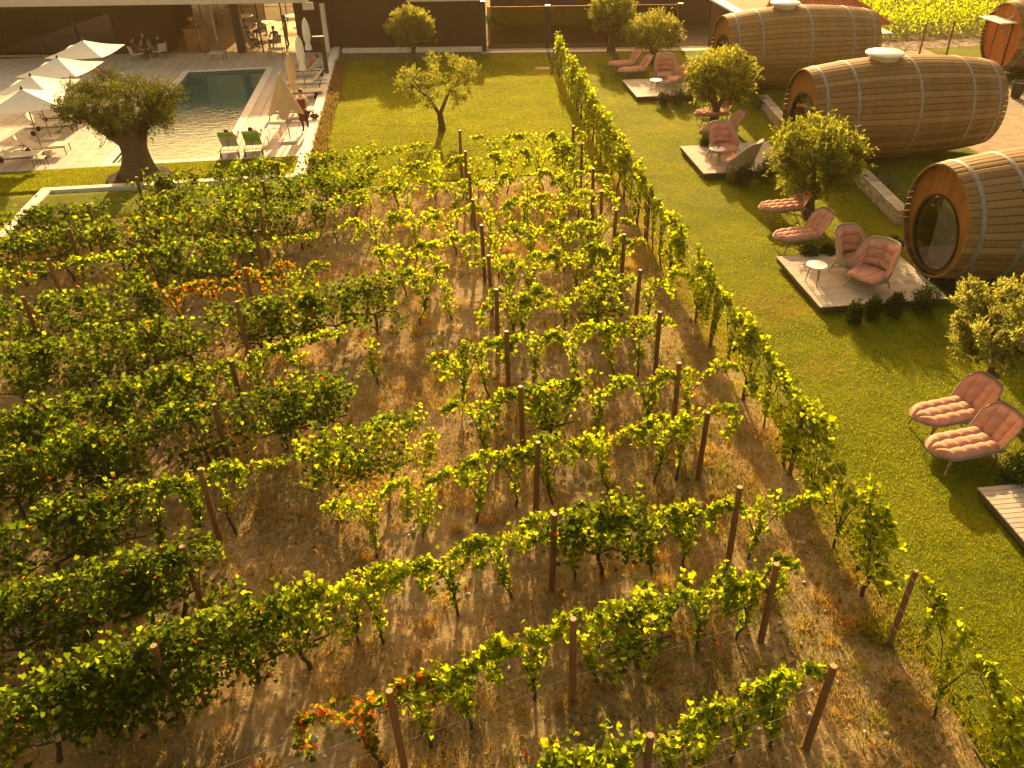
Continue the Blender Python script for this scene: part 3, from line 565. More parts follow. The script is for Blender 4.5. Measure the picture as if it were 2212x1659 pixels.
def make_chair():
    t = thing('wing_chair', 'x', 'armchair', (0, 0, 0), 0, 'pink wing chairs on the decks')
    def shell(off):
        def f(u, v):
            a = (u*2-1); th = a*rad(118); k_ = min(1, max(0, (abs(a)-.30)/.70)); top = .50+.60*(.5+.5*math.cos(PI*k_))
            z = .30+(top-.30)*v; fl = .09*v+.02; lean = .22*(z-.3)/.8*(math.cos(th)*.5+.5)
            rx = .43+fl*.75-off; ry = .38+fl*.4-off
            return (rx*math.sin(th), -ry*math.cos(th)-lean+.03, z)
        return f
    def two(f0, f1, nu, nv):
        m = MB(); n = (nu+1)*(nv+1); m.grid(f0, nu, nv); m.grid(f1, nu, nv)
        idx = lambda i, j: i*(nv+1)+j
        m.f = m.f[:nu*nv] + [q[::-1] for q in m.f[nu*nv:]]
        for i in range(nu): m.f += [(idx(i, nv), idx(i+1, nv), n+idx(i+1, nv), n+idx(i, nv)), (idx(i+1, 0), idx(i, 0), n+idx(i, 0), n+idx(i+1, 0))]
        for j in range(nv): m.f += [(idx(0, j), idx(0, j+1), n+idx(0, j+1), n+idx(0, j)), (idx(nu, j+1), idx(nu, j), n+idx(nu, j), n+idx(nu, j+1))]
        return m
    s = part('shell', two(shell(0), shell(.025), 28, 10), 'wicker', t, True)
    def cu(off):
        g0 = shell(.03)
        def f(u, v):
            uu = .07+.86*u; vv = .14+.80*v; p = Vector(g0(uu, vv)); q = Vector(shell(.13)(uu, vv)); k = pill(u, v, 4, 3)
            e = min(1, 6*min(u, 1-u, v, 1-v)+.1); return tuple(p+(q-p)*(off*(.35+.75*k)*e))
        return f
    part('back_cushion', two(cu(0.02), cu(1), 40, 24), 'cushion', t, True)
    def seat(sg):
        def f(u, v):
            x = (u*2-1); y = (v*2-1); k = pill(u, v, 3, 3); e = (1-x**4)*(1-y**4); w = .42-.05*(y > 0)*y
            return (x*w*(1-.12*y*y), .07+y*.40, .36+sg*(.015+.085*e**.4*(.6+.4*k)) if sg > 0 else .35)
        return f
    part('seat_cushion', two(seat(1), seat(-1), 24, 24), 'cushion', t, True)
    part('seat_pan', MB().lathe([(.30, .26), (.42, .30), (.44, .345), (.40, .348)], 20), 'wicker', t, True)
    for x, y in ((-1, 1), (1, 1), (-1, -1), (1, -1)): part('leg', MB().tube([(x*.27, y*.27, .30), (x*.38, y*.37, 0)], [.024, .017], 8), 'teak', t)
    part('stretcher', MB().tube([(-.33, -.32, .14), (.33, .32, .14)], .014, 6).tube([(-.33, .32, .14), (.33, -.32, .1405)], .014, 6), 'teak', t)
    return t
def make_lounger():
    t = thing('garden_lounger', 'x', 'lounger', (0, 0, 0), 0, 'pink garden loungers on the lawn')
    # local +X is the foot end, the back stands at -X
    def outline(u):       # half width along the length
        return .37*(1-max(0, (u-.72)/.28)**2.4*.75)
    def two(top, bot, nu, nv):
        m = MB(); n = (nu+1)*(nv+1); m.grid(top, nu, nv); m.grid(bot, nu, nv); m.f = [q[::-1] for q in m.f[:nu*nv]] + m.f[nu*nv:]; idx = lambda i, j: i*(nv+1)+j
        for i in range(nu): m.f += [(idx(i, nv), idx(i+1, nv), n+idx(i+1, nv), n+idx(i, nv)), (idx(i+1, 0), idx(i, 0), n+idx(i, 0), n+idx(i+1, 0))]
        for j in range(nv): m.f += [(idx(0, j+1), idx(0, j), n+idx(0, j), n+idx(0, j+1)), (idx(nu, j), idx(nu, j+1), n+idx(nu, j+1), n+idx(nu, j))]
        return m
    L = 1.28
    def st(u, v): k = pill(u, v, 5, 3); y = (v*2-1); e = (1-y**6)*(1-(2*u-1)**10); return (-.38+u*L, y*outline(u)*.97, .385+.115*e**.4*(.42+.58*k))
    def sb(u, v): return (-.38+u*L, (v*2-1)*outline(u)*.97, .38)
    part('seat_cushion', two(st, sb, 48, 24), 'cushion', t, True)
    def pt(u, v): y = (v*2-1); return (-.44+u*(L+.09), y*(outline(u)+.03), .376)
    def pbm(u, v): y = (v*2-1); return (-.40+u*(L+.01), y*(outline(u)-.03), .30+.03*y*y)
    part('seat_pan', two(pt, pbm, 20, 8), 'wicker', t, True)
    def back(off, pad=0):
        def f(u, v):
            y = (u*2-1); th = y*rad(78); z = .34+v*(.64-.24*max(0, (abs(y)-.45)/.55)**1.6); wrap = .30*(1-math.cos(th)); R = .40
            return (-.42-.50*(z-.34)+wrap*(1.0-.2*v)+off*math.cos(th), R*math.sin(th)*(1+.12*v)-off*math.sin(th)*.6, z-off*.25)
        return f
    part('back_shell', two(back(.022), back(0), 24, 8), 'wicker', t, True)
    def bc(u, v):
        uu = .03+.94*u; vv = .08+.88*v; k = pill(u, v, 4, 3); e = min(1, 7*min(u, 1-u, v, 1-v)+.15); return back(.03+.10*e*(.45+.55*k))(uu, vv)
    part('back_cushion', two(bc, lambda u, v: back(.026)(.03+.94*u, .08+.88*v), 36, 22), 'cushion', t, True)
    for x, y, dx in ((-.30, .26, -.12), (-.30, -.26, -.12), (.62, .24, .10), (.62, -.24, .10)): part('leg', MB().tube([(x, y, .33), (x+dx, y*1.25, 0)], [.026, .018], 8), 'teak', t)
    part('stretcher', MB().tube([(-.36, .30, .15), (.16, 0, .19), (.68, .28, .15)], .016, 6).tube([(-.36, -.30, .151), (.16, 0, .191), (.68, -.28, .151)], .016, 6), 'teak', t)
    return t
def make_table():
    t = thing('side_table', 'x', 'table', (0, 0, 0), 0, 'round white tables on the decks')
    part('table_top', MB().lathe([(.255, .50), (.27, .505), (.27, .522), (.262, .528)], 32), 'white_paint', t)
    for k in range(3): a = 2*PI*k/3+.5; part('leg', MB().tube([(.15*math.cos(a), .15*math.sin(a), .5), (.215*math.cos(a), .215*math.sin(a), 0)], [.019, .013], 8), 'teak', t)
    return t
def place(proto, used, loc, rz, label):
    if not used: used.append(1); proto.location = tuple(map(float, loc)); proto.rotation_euler = (0, 0, rz); proto['label'] = label; return proto
    return dup(proto, loc, rz, label)
ch0, cu_ = make_chair(), []; lo0, lu = make_lounger(), []; ta0, tu = make_table(), []
for px, z, rz, lab in (((1838, 590), DZ, -2.75, 'left pink wing chair on the nearest deck, facing the camera'), ((1872, 620), DZ, 2.15, 'right pink wing chair on the nearest deck, turned towards the table'),
    ((1560, 341), DZ, -2.95, 'pink wing chair facing the camera on the middle deck'), ((1598, 372), DZ, .8, 'wing chair seen from behind on the middle deck'),
    ((1436, 178), DZ, 3.0, 'pink wing chair facing the camera on the farthest deck'), ((1466, 190), DZ, 1.5, 'wing chair turned sideways on the farthest deck behind the olive')):
    q = G(*px, z); place(ch0, cu_, (q[0], q[1], z), rz, lab).scale = (1.12, 1.08, 1.08)
for px, rz, lab in (((2046, 930), PI+.16, 'pink lounger nearest the olive, rear one of the pair at the right edge'), ((2084, 1000), PI+.14, 'pink lounger at the right edge above the deck corner, front of the pair'),
    ((1697, 478), PI+.06, 'pink lounger standing half behind the olive trunk near the nearest deck'), ((1730, 540), PI+.14, 'pink lounger in front of the olive trunk beside the nearest deck'),
    ((1545, 270), PI+.05, 'pink lounger behind the olive trunk at the middle deck'), ((1562, 305), PI+.05, 'pink lounger half hidden by the wing chair on the middle deck'),
    ((1352, 160), PI+.12, 'farthest pink lounger on the lawn, left of the farthest deck'), ((1374, 174), PI+.14, 'pink lounger with a yellow towel beside the farthest deck')):
    q = G(*px); place(lo0, lu, (q[0], q[1], .11), rz, lab).scale = (1.03, 1.05, 1.08)
for px, lab in (((1757, 610), 'round white table on the nearest deck'), ((1546, 352), 'round white table with small items on the middle deck'), ((1415, 198), 'round white table on the farthest deck')):
    q = G(*px, DZ); place(ta0, tu, (q[0], q[1], DZ), 0, lab)
q = G(1546, 352, DZ); gl = thing('drinking_glass', 'small pink drink glass on the round table of the middle deck', 'glass', (q[0]+.05, q[1]+.05, DZ+.53)); part('tumbler', MB().lathe([(.03, 0), (.036, .10), (.032, .10), (.027, .01)], 12), 'glass_window', gl); part('drink', MB().lathe([(.026, .012), (.030, .07)], 12), 'cushion', gl)
q = G(1396, 176); tw = part('towel', MB().grid(lambda u, v: (q[0]+.02+.26*u+.02*math.sin(v*9), q[1]-.36-.03*math.sin(u*9)-.04*v, .52-.46*v+.02*math.sin(u*14)), 14, 10), 'towel_yellow', None, True); tag(tw, 'yellow towel hanging over the side of a lounger', 'towel')

# ------------------------------------------------------------------ shrubs, olives, lavender
def bush(px, r, h, label, pal, group='clipped shrubs along the decks', n=1500, cat='shrub', mat='shrub_leaf'):
    q = G(*px); rng = np.random.default_rng(int(px[0]*7+px[1])); r *= 1.2; h *= 1.35; t = thing('shrub', label, cat, (q[0], q[1], .04), 0, group)
    u = rng.normal(size=(n, 3)); u /= np.linalg.norm(u, axis=1)[:, None]; rr = rng.random(n)**.35; lump = 1+.22*np.sin(u[:, 0]*5+px[0])*np.cos(u[:, 1]*4+px[1])+.15*np.sin(u[:, 2]*7)
    P = u*(rr*lump)[:, None]*np.array([r, r, h/2])+np.array([0, 0, h*.52]); P = P[P[:, 2] > .01]
    C = np.array(pal)[rng.integers(0, len(pal), len(P))]*rng.uniform(.7, 1.3, (len(P), 1)); V, F, Cv = leaves(P, rng.uniform(.04, .08, len(P)), C, rng, RL, OLF)
    part('stem', MB().tube([(0, 0, -.05), (.01, 0, h*.4), (0, .02, h*.6)], [.02, .014, .008], 6).tube([(.01, 0, h*.3), (.08, .03, h*.55)], [.012, .006], 5), 'bark', t); link('foliage', fast('foliage', V, F, mat, Cv), t)
DKG = [(.035, .055, .010), (.045, .07, .010), (.06, .08, .012)]
for px, r, h, lab in (((1841, 705), .17, .50, 'leftmost of the four dark shrubs along the front of the nearest deck'), ((1880, 696), .17, .52, 'second from left of the four shrubs at the nearest deck'),
    ((1927, 690), .18, .54, 'third from left of the four shrubs at the nearest deck'), ((1988, 684), .26, .68, 'tallest and rightmost of the four shrubs at the nearest deck'),
    ((1745, 568), .22, .42, 'small round shrub behind the white table of the nearest deck'), ((1783, 566), .18, .36, 'small shrub just left of the wing chair on the nearest deck'), ((1925, 553), .2, .4, 'small shrub behind the wing chairs close to the nearest barrel'),
    ((1605, 405), .26, .55, 'left dark shrub along the front of the middle deck'), ((1652, 398), .30, .66, 'right dark shrub along the front of the middle deck'), ((1522, 330), .22, .45, 'dark shrub behind the table of the middle deck'),
    ((1432, 232), .24, .5, 'left dark shrub along the front of the farthest deck'), ((1462, 228), .28, .6, 'middle dark shrub along the front of the farthest deck'), ((1496, 224), .26, .55, 'right dark shrub at the farthest deck under the olive'),
    ((2185, 1058), .26, .62, 'lone dark shrub at the right edge above the deck corner')): bush(px, r, h, lab, DKG)
bush((1578, 398), .17, .42, 'small yellow shrub at the front edge of the middle deck', [(.36, .25, .03), (.28, .22, .03), (.2, .18, .02)], n=600)
bush((1300, 172), .16, .35, 'tiny yellowish seedling beside the farthest loungers', [(.25, .24, .03), (.18, .2, .02)], n=250)
bush((1915, 420), .35, .5, 'grey-green shrub growing behind the low stone wall', [(.16, .17, .12), (.12, .13, .09)], n=900); bush((1935, 450), .3, .45, 'low silvery shrub between stone wall and nearest barrel', [(.18, .18, .12), (.12, .14, .08)], n=700)
bush((1640, 238), .3, .45, 'low grey-green shrub under the farthest barrel', [(.12, .13, .07), (.09, .1, .05)], n=700)
def olive(px, h, cr, trunkh, label, n=7000, pal=None, fork=3, rt=.17, seed=0, sparse=0, leaf=(.09, .15), squash=1.0):
    q = G(*px); rng = np.random.default_rng(seed+int(px[0])); t = thing('olive_tree', label, 'tree', (q[0], q[1], .03), 0, 'olive trees')
    tr = MB(); fz = trunkh; dx, dy = rng.normal(0, .06, 2)
    tr.tube([(0, 0, -.15), (rng.normal(0, rt*.3), rng.normal(0, rt*.3), fz*.35), (dx*.7, dy*.7, fz*.75), (dx, dy, fz)], [rt*1.7, rt*1.15, rt, rt*.95], 11); part('trunk', tr, 'bark', t, True)
    tips = []; cz = (h+trunkh)/2+.1
    for k in range(fork):
        a = 2*PI*k/fork+rng.uniform(-.4, .4); L = cr*rng.uniform(.5, .75); e = (dx+L*math.cos(a), dy+L*math.sin(a), fz+(h-fz)*rng.uniform(.45, .62)); m_ = ((dx+e[0])*.42, (dy+e[1])*.42, fz+(e[2]-fz)*.55)
        li = part('limb', MB().tube([(dx*.95, dy*.95, fz-.08), m_, e], [rt*.72, rt*.5, rt*.25], 8), 'bark', t, True)
        for j in range(4):
            b = a+rng.uniform(-1, 1); e2 = (e[0]+cr*.38*math.cos(b), e[1]+cr*.38*math.sin(b), min(h*.96, e[2]+(h-fz)*rng.uniform(.05, .35))); s0 = np.array(m_)+(np.array(e)-np.array(m_))*rng.uniform(.3, .95)
            part('branch', MB().tube([tuple(s0), tuple((s0+np.array(e2))/2+rng.normal(0, .05, 3)), e2], [rt*.24, rt*.15, rt*.06], 5), 'bark', li, True); tips.append(e2)
        tips.append(e)
    # sprays of leaves on twigs, gathered in uneven clumps
    cl = []; nc = int(96*(1-.45*sparse)); n = int(n*1.9)
    for k in range(nc):
        if sparse and k < len(tips) and rng.random() < .6: c = np.array(tips[k])
        else:
            zz = 1-2*((k+.5)/nc)*.93; ph = k*2.39996+rng.normal(0, .2); u = np.array([math.sqrt(max(0, 1-zz*zz))*math.cos(ph), math.sqrt(max(0, 1-zz*zz))*math.sin(ph), zz]); c = np.array([dx, dy, cz]) + u*np.array([cr, cr, (h-trunkh)/2*squash])*(rng.uniform(.72, .97) if rng.random() < .8 else rng.uniform(.3, .7))
        cl.append((c, rng.uniform(.15, .30)*cr*(1-.25*sparse), rng.uniform(.7, 1.3)))
    P = []; A = []; C = []; pal = np.array(pal if pal is not None else [(.10, .115, .035), (.13, .14, .05), (.075, .09, .025), (.16, .16, .06)])
    per = n//(nc*14)
    for c, r, br in cl:
        for tw in range(14):
            u = rng.normal(size=3); u[2] += .75; u /= np.linalg.norm(u); s = c+u*r*rng.uniform(0, .4); L = r*rng.uniform(.5, 1.5); tt = rng.random(per)[:, None]
            P.append(s+u*L*tt+rng.normal(0, .02, (per, 3))); A.append(np.repeat((u+rng.normal(0, .1, 3))[None], per, 0)); C.append(pal[rng.integers(0, len(pal), per)]*br*rng.uniform(.75, 1.25, (per, 1)))
    P = np.concatenate(P); A = np.concatenate(A)+rng.normal(0, .55, P.shape); A /= np.linalg.norm(A, axis=1)[:, None]; x = np.cross(A, rng.normal(size=P.shape)); x /= np.linalg.norm(x, axis=1)[:, None]; z = np.cross(x, A)
    V, F, Cv = leaves(P, rng.uniform(*leaf, len(P)), np.concatenate(C), rng, OL*np.array([1.3, 1, 1]), OLF, np.stack([x, A, z], 2)); link('crown', fast('crown', V, F, 'olive_leaf', Cv), t)
olive((893, 140), 2.65, 1.15, .75, 'leafy olive tree on the lawn close to the dark building', 9000, rt=.13, pal=[(.13, .14, .04), (.16, .165, .05), (.10, .11, .03), (.19, .18, .06)])
olive((955, 283), 2.95, 1.6, .75, 'sparse forked olive tree alone in the middle of the back lawn', 4200, fork=2, rt=.12, sparse=1, leaf=(.08, .13), pal=[(.11, .125, .035), (.145, .155, .045), (.09, .10, .03), (.18, .175, .06)])
olive((1320, 112), 2.8, 1.2, .8, 'olive tree before the dark facade, right of the trellis row', 8000, fork=2, pal=[(.13, .14, .045), (.16, .165, .055), (.10, .11, .035)])
olive((1412, 140), 2.25, 1.4, .5, 'low spreading olive behind the farthest loungers', 7500, fork=3, pal=[(.15, .15, .06), (.18, .17, .07), (.11, .12, .04)])
olive((1540, 272), 2.75, 1.35, .7, 'olive tree between the farthest and the middle deck', 11000, pal=[(.12, .135, .03), (.15, .16, .04), (.09, .105, .022), (.19, .185, .05)])
olive((1742, 472), 2.85, 1.42, .6, 'olive tree beside the pair of loungers near the nearest deck', 12000, pal=[(.11, .13, .028), (.14, .155, .035), (.085, .10, .02), (.18, .18, .045)])
olive((2122, 850), 2.5, 1.2, .75, 'olive tree at the right edge in front of the nearest barrel', 15000, rt=.14, seed=3, sparse=.8, leaf=(.06, .10), pal=[(.14, .15, .06), (.18, .18, .08), (.10, .115, .04), (.21, .20, .10)])
def big_olive(px):
    q = G(*px); t = thing('olive_tree', 'big old olive with a massive trunk beside the pool', 'tree', (q[0], q[1], .03), 0, 'olive trees'); rng = np.random.default_rng(9)
    def tf(u, v):
        a = 2*PI*u; z = -.1+1.95*v; r = .40+.42*math.exp(-z*3.2)+.16*max(0, (z-1.1)); r *= 1+.13*math.sin(3*a+1.2*z)+.08*math.sin(7*a-z*2)+.05*math.sin(11*a); return (r*math.cos(a)*1.1+.06*z, r*math.sin(a)*.8, z)
    part('trunk', MB().grid(tf, 40, 18), 'bark', t, True)
    tips = []
    for k in range(7):
        a = 2*PI*k/7+rng.uniform(-.2, .2); L = rng.uniform(.9, 1.5); e = (L*1.15*math.cos(a), L*math.sin(a), 2.35+rng.uniform(-.1, .5)); li = part('limb', MB().tube([(.25*math.cos(a), .2*math.sin(a), 1.45), (e[0]*.5, e[1]*.5, 1.95), e], [.22, .15, .06], 8), 'bark', t, True); tips.append(e)
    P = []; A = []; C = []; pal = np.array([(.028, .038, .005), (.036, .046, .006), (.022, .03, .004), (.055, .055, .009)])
    for k in range(150):
        u = rng.normal(size=3); u /= np.linalg.norm(u); rr = rng.uniform(.55, 1.0); c = np.array([.05, 0, 2.62])+u*np.array([2.25, 1.9, .98])*rr
        if c[2] < 1.75: c[2] = 1.75+rng.uniform(0, .3)
        br = rng.uniform(.75, 1.3)
        for tw in range(16):
            d_ = rng.normal(size=3); d_[2] += .2; d_ /= np.linalg.norm(d_); s = c+d_*rng.uniform(0, .2); tt = rng.random(12)[:, None]; P.append(s+d_*tt*rng.uniform(.15, .36)+rng.normal(0, .02, (12, 3))); A.append(np.repeat(d_[None], 12, 0)); C.append(pal[rng.integers(0, 4, 12)]*br)
    P = np.concatenate(P); A = np.concatenate(A)+rng.normal(0, .6, P.shape); A /= np.linalg.norm(A, axis=1)[:, None]; x = np.cross(A, rng.normal(size=P.shape)); x /= np.linalg.norm(x, axis=1)[:, None]
    V, F, Cv = leaves(P, rng.uniform(.07, .11, len(P)), np.concatenate(C), rng, OL*np.array([1.3, 1, 1]), OLF, np.stack([x, A, np.cross(x, A)], 2)); link('crown', fast('crown', V, F, 'olive_leaf', Cv), t)
    bd = tag(part('tree_bed', MB().lathe([(1.15, .02), (1.1, .16), (.9, .19)], 26, (q[0], q[1])), 'dark_bed', None), kind='structure')
big_olive((302, 388))
ys = np.arange(30.0, 47.2, .72)
for k, y in enumerate(ys):
    rng = np.random.default_rng(300+k); t = thing('lavender_plant', f'faded lavender clump along the pale wall, {ORD[k+1] if k < 20 else "twenty-"+ORD[k-19]} from the camera', 'lavender', (WX+.48, y, .05), 0, 'lavender row along the wall'); n = 420
    a = rng.random(n)*2*PI; r = rng.random(n)**.5; d_ = np.stack([np.cos(a)*r*.5, np.sin(a)*r*.62, np.ones(n)*.8], 1); P = d_*np.array([.12, .3, .05]); R0 = d_/np.linalg.norm(d_, axis=1)[:, None]; x = np.cross(R0, rng.normal(size=(n, 3))); x /= np.linalg.norm(x, axis=1)[:, None]
    C = np.array([(.20, .13, .085), (.16, .115, .08), (.12, .11, .05), (.22, .15, .12)])[rng.integers(0, 4, n)]; V, F, Cv = leaves(P*1.0+rng.normal(0, .08, (n, 3))*np.array([1, 1.6, .3]), rng.uniform(.22, .38, n), C, rng, OL*np.array([.5, 1, 1]), OLF, np.stack([x, R0, np.cross(x, R0)], 2)); link('stems', fast('stems', V, F, 'straw', Cv), t)
    part('crown_base', MB().lathe([(.10, -.04), (.12, .03), (.05, .07)], 8), 'bark', t)
#SPLIT2
# ------------------------------------------------------------------ building behind the pool and the lawn
BO, BA = (-4.3, 50.6), rad(-8.5)
def L2W(u, v, z=0): return (BO[0]+u*math.cos(BA)-v*math.sin(BA), BO[1]+u*math.sin(BA)+v*math.cos(BA), z)
bd = thing('pavilion_building', 'long dark modern building with pale eave, glass walls and timber panels', 'building', (*BO, 0), BA)
rf = part('roof', MB().box(-24, -.9, -2.7, 8.3, 2.96, 3.36).box(-.897, 4.0, -.4, 8.3, 2.97, 3.2).box(4.003, 8.25, -.4, 8.3, 2.56, 2.72), 'fascia', bd)
part('eave_bracket', MB().box(-1.1, -.6, -2.75, -2.4, 2.62, 2.955), 'fascia', rf)
part('floor', MB().box(-24, -2.2, -.7, 8.2, 0, .07), 'floor_inside', bd); part('veranda_floor', MB().box(8.3, 26, -.1, 6.0, 0, .04), 'dark_room', bd)  # veranda floor is near-black: the shade lying on it is put into the colour
for k, u in enumerate(np.arange(-23.6, -12.5, 2.2)):
    part('mullion', MB().box(u-.05, u+.05, -.62, -.5, .07, 2.955), 'steel_dark', bd)
    part('glass_panel', MB().box(u+.052, min(u+2.148, -12.56), -.575, -.56, .08, 2.95), 'glass_tint', bd)
part('timber_wall', MB().box(-12.5, -9.75, -.6, 1.2, .071, 2.955), 'timber_dark', bd); part('timber_wall', MB().box(-9.1, -8.0, 2.4, 2.6, .071, 2.95), 'plaster', bd)
part('dark_core', MB().box(-23.5, -9.76, 4.2, 7.9, .071, 2.95), 'dark_room', bd)
for u in (-7.9, -7.45, -5.75, -4.3, -2.95): part('mullion', MB().box(u-.03, u+.03, -.62, -.54, .071, 2.955), 'steel_dark', bd)
for a, b in ((-7.86, -7.5), (-7.42, -5.8), (-5.2, -4.34), (-4.26, -3.0), (-2.9, -2.25)): part('glass_panel', MB().box(a, b, -.585, -.575, .08, 2.95), 'glass_clear', bd)
part('column', MB().box(-5.68, -5.28, -.72, -.40, .071, 2.955), 'steel_dark', bd)
for u in np.arange(-9.5, -2.2, 1.45): part('mullion', MB().box(u-.03, u+.03, 7.9, 8.0, .071, 2.955), 'steel_dark', bd)
part('rail', MB().box(-9.6, -2.3, 7.92, 7.98, 1.0, 1.06), 'hoop', bd)
part('timber_wall', MB().box(-2.2, -.3, -.7, 8.0, 0, 2.955), 'timber_dark', bd); part('door', MB().box(-1.15, -.75, -.76, -.705, .06, 2.5), 'timber_dark', bd); part('lit_door_strip', MB().box(-.70, -.45, -.80, -.705, .06, 2.6), 'plaster', bd)  # pale slab beside the door: a lit strip put in as colour
part('timber_wall', MB().box(-.297, 4.0, .02, 1.0, 0, 2.965).box(4.003, 8.1, .02, 1.0, 0, 2.555), 'timber_dark', bd)
for u in np.arange(.6, 8, 1.1): part('batten', MB().box(u-.02, u+.02, -.005, .018, .35, 2.55), 'timber_dark', bd)
part('plinth', MB().cham(.2, 8.3, -.75, -.42, 0, .22, .01), 'concrete', bd)
part('column', MB().box(8.12, 8.36, -.9, -.6, 0, 2.62), 'steel_dark', bd)
part('timber_wall', MB().box(8.2, 26, 6.05, 6.3, 0, 2.3), 'timber_dark', bd)
for u in (11.75, 15.4, 19.0): part('column', MB().box(u-.13, u+.13, -.25, .05, 0, 2.25), 'steel_dark', bd)
for a, b in ((8.4, 11.6), (11.9, 15.25), (15.55, 18.85)): part('glass_panel', MB().box(a, b, -.1, -.085, .04, 2.2), 'glass_tint', bd)
path = tag(part('paved_path', MB().box(8.1, 26, -1.15, -.16, 0, .035), 'slab', None), kind='structure'); path.location = (*BO, 0); path.rotation_euler = (0, 0, BA)
# upper storey with hipped roof above the frame: it shades the terrace and part of the lawn
up = thing('upper_storey', 'hipped tile roof storey rising behind the glass pavilion', 'building', (-5, 60, 0))
A_, B_, C_, D_, E_, F_ = (-30, 2.6, 7.9), (0, 0, 7.55), (13.6, -5.9, 3.38), (-30, -.6, 3.38), (0, .35, 3.38), (-30, 2.9, 3.38)
part('roof', MB().add([A_, B_, C_, D_, E_, F_], [(0, 3, 2, 1), (1, 2, 4), (0, 1, 4, 5), (0, 5, 3), (3, 5, 4, 2)]), 'roof_red', up)
part('rear_wall', MB().box(-30, -4.9, 1.0, 1.25, 0, 3.37), 'plaster', up)
wallr = thing('end_wall', 'dark end wall with pale coping beside the red roof', 'wall', (0, 0, 0)); a = G(1612, 38, 2.5); b = G(1540, -6, 2.5); nrm = np.array([1, 0, 0])
part('wall', MB().add([(a[0], a[1], 0), (a[0]+.2, a[1], 0), (b[0]+.2, b[1], 0), (b[0], b[1], 0), (a[0], a[1], 2.4), (a[0]+.2, a[1], 2.4), (b[0]+.2, b[1], 2.4), (b[0], b[1], 2.4)], [(0,3,2,1),(4,5,6,7),(0,1,5,4),(1,2,6,5),(2,3,7,6),(3,0,4,7)]), 'timber_dark', wallr)
part('coping', MB().box(min(a[0], b[0])-.08, max(a[0], b[0])+.30, a[1]-.05, b[1]+.3, 2.405, 2.5), 'white_paint', wallr)
# tiled house behind the farthest barrel
ho = thing('tiled_house', 'house with red tiled hip roof behind the farthest barrel cabin', 'building', (16.4, 41.4, 0), rad(-2)); HW, HD, EZ, RZ = 6.7, 8.0, 2.05, 3.9
part('wall', MB().box(.4, HW-.4, .4, HD-.4, 0, EZ-.02), 'plaster', ho)
hb = MB(); hb.add([(0, 0, EZ), (HW, 0, EZ), (HW, HD, EZ), (0, HD, EZ), (2.6, 4, RZ), (HW-2.6, 4, RZ)], [(0, 1, 5, 4), (1, 2, 5), (2, 3, 4, 5), (3, 0, 4), (3, 2, 1, 0)]); rfo = part('roof', hb, 'roof_red', ho)
sl = math.hypot(4, RZ-EZ); ang = math.atan2(RZ-EZ, 4); tm = MB()
tm.grid(lambda u, v: ((u-.5)*.24, v*.36, .018+.035*math.sin(PI*u)-.018*v), 6, 1); tilem = tm.mesh('roof_tile', 'roof_tile', True); nt_ = 0
for r_ in range(13):
    yl = r_*.33; x0 = 2.6*yl/sl+.1; x1 = HW-2.6*yl/sl-.1; x = x0+.12
    while x < x1-.1:
        o = link('roof_tile', tilem, rfo, (x, yl*math.cos(ang), EZ+.006+yl*math.sin(ang))); o.rotation_euler = (ang, 0, 0); x += .235; nt_ += 1
for (p0, p1) in (((0, 0, EZ), (2.6, 4, RZ)), ((HW, 0, EZ), (HW-2.6, 4, RZ))): part('hip_cap', MB().tube([tuple(np.array(p0)+np.array([0, 0, .03])), tuple(np.array(p1)+np.array([0, 0, .03]))], .09, 8), 'roof_tile', rfo)
# things inside and in front of the pavilion
def round_table(px, z, label):
    q = G(*px, z); t = thing('cafe_table', label, 'table', (q[0], q[1], .07), 0, 'round tables inside the pavilion')
    part('table_top', MB().lathe([(.62, z-.10), (.65, z-.09), (.65, z-.07)], 28), 'white_paint', t); part('pedestal', MB().tube([(0, 0, 0), (0, 0, z-.1)], .045, 8), 'steel_dark', t); part('foot', MB().lathe([(.28, 0), (.26, .03), (.05, .05)], 16), 'steel_dark', t)
round_table((572, 48), .8, 'large bright round table inside the glass pavilion'); round_table((524, 34), .8, 'round table behind the dark column in the pavilion'); round_table((637, 33), .8, 'round table at the right end inside the pavilion')
q = L2W(-8.6, .9); bc = thing('bar_counter', 'wooden bar counter inside the pavilion with flowers on top', 'counter', (*q[:2], .07), BA); part('body', MB().cham(-.45, .45, -.5, .6, 0, 1.05, .01), 'rusty', bc); part('top', MB().cham(-.5, .5, -.55, .65, 1.052, 1.10, .01), 'teak', bc)
fl = thing('flower_vase', 'vase of pale flowers standing on the bar counter', 'flowers', (q[0]-.1, q[1]+.05, 1.172)); part('vase', MB().lathe([(.05, 0), (.09, .1), (.06, .2), (.07, .24)], 12), 'glass_window', fl)
for k in range(7): a = k*.9; part('bloom', MB().tube([(0, 0, .2), (.10*math.cos(a), .10*math.sin(a), .42)], .006, 4).ell((.12*math.cos(a), .12*math.sin(a), .45+.03*math.sin(k)), (.055, .055, .045), 7, 5), 'flower', fl)
def bench(px, label):
    q = G(*px); t = thing('low_bench', label, 'bench', (q[0], q[1], .055), BA, 'low benches before the pavilion'); part('seat', MB().cham(-.42, .42, -.28, .28, .36, .42, .01), 'sling', t)
    for x in (-.38, .38):
        for y in (-.24, .24): part('leg', MB().tube([(x, y, 0), (x, y, .36)], .016, 6), 'steel_dark', t)
bench((473, 131), 'low bench in front of the open glass doors'); bench((600, 124), 'low bench before the glass at the people inside')
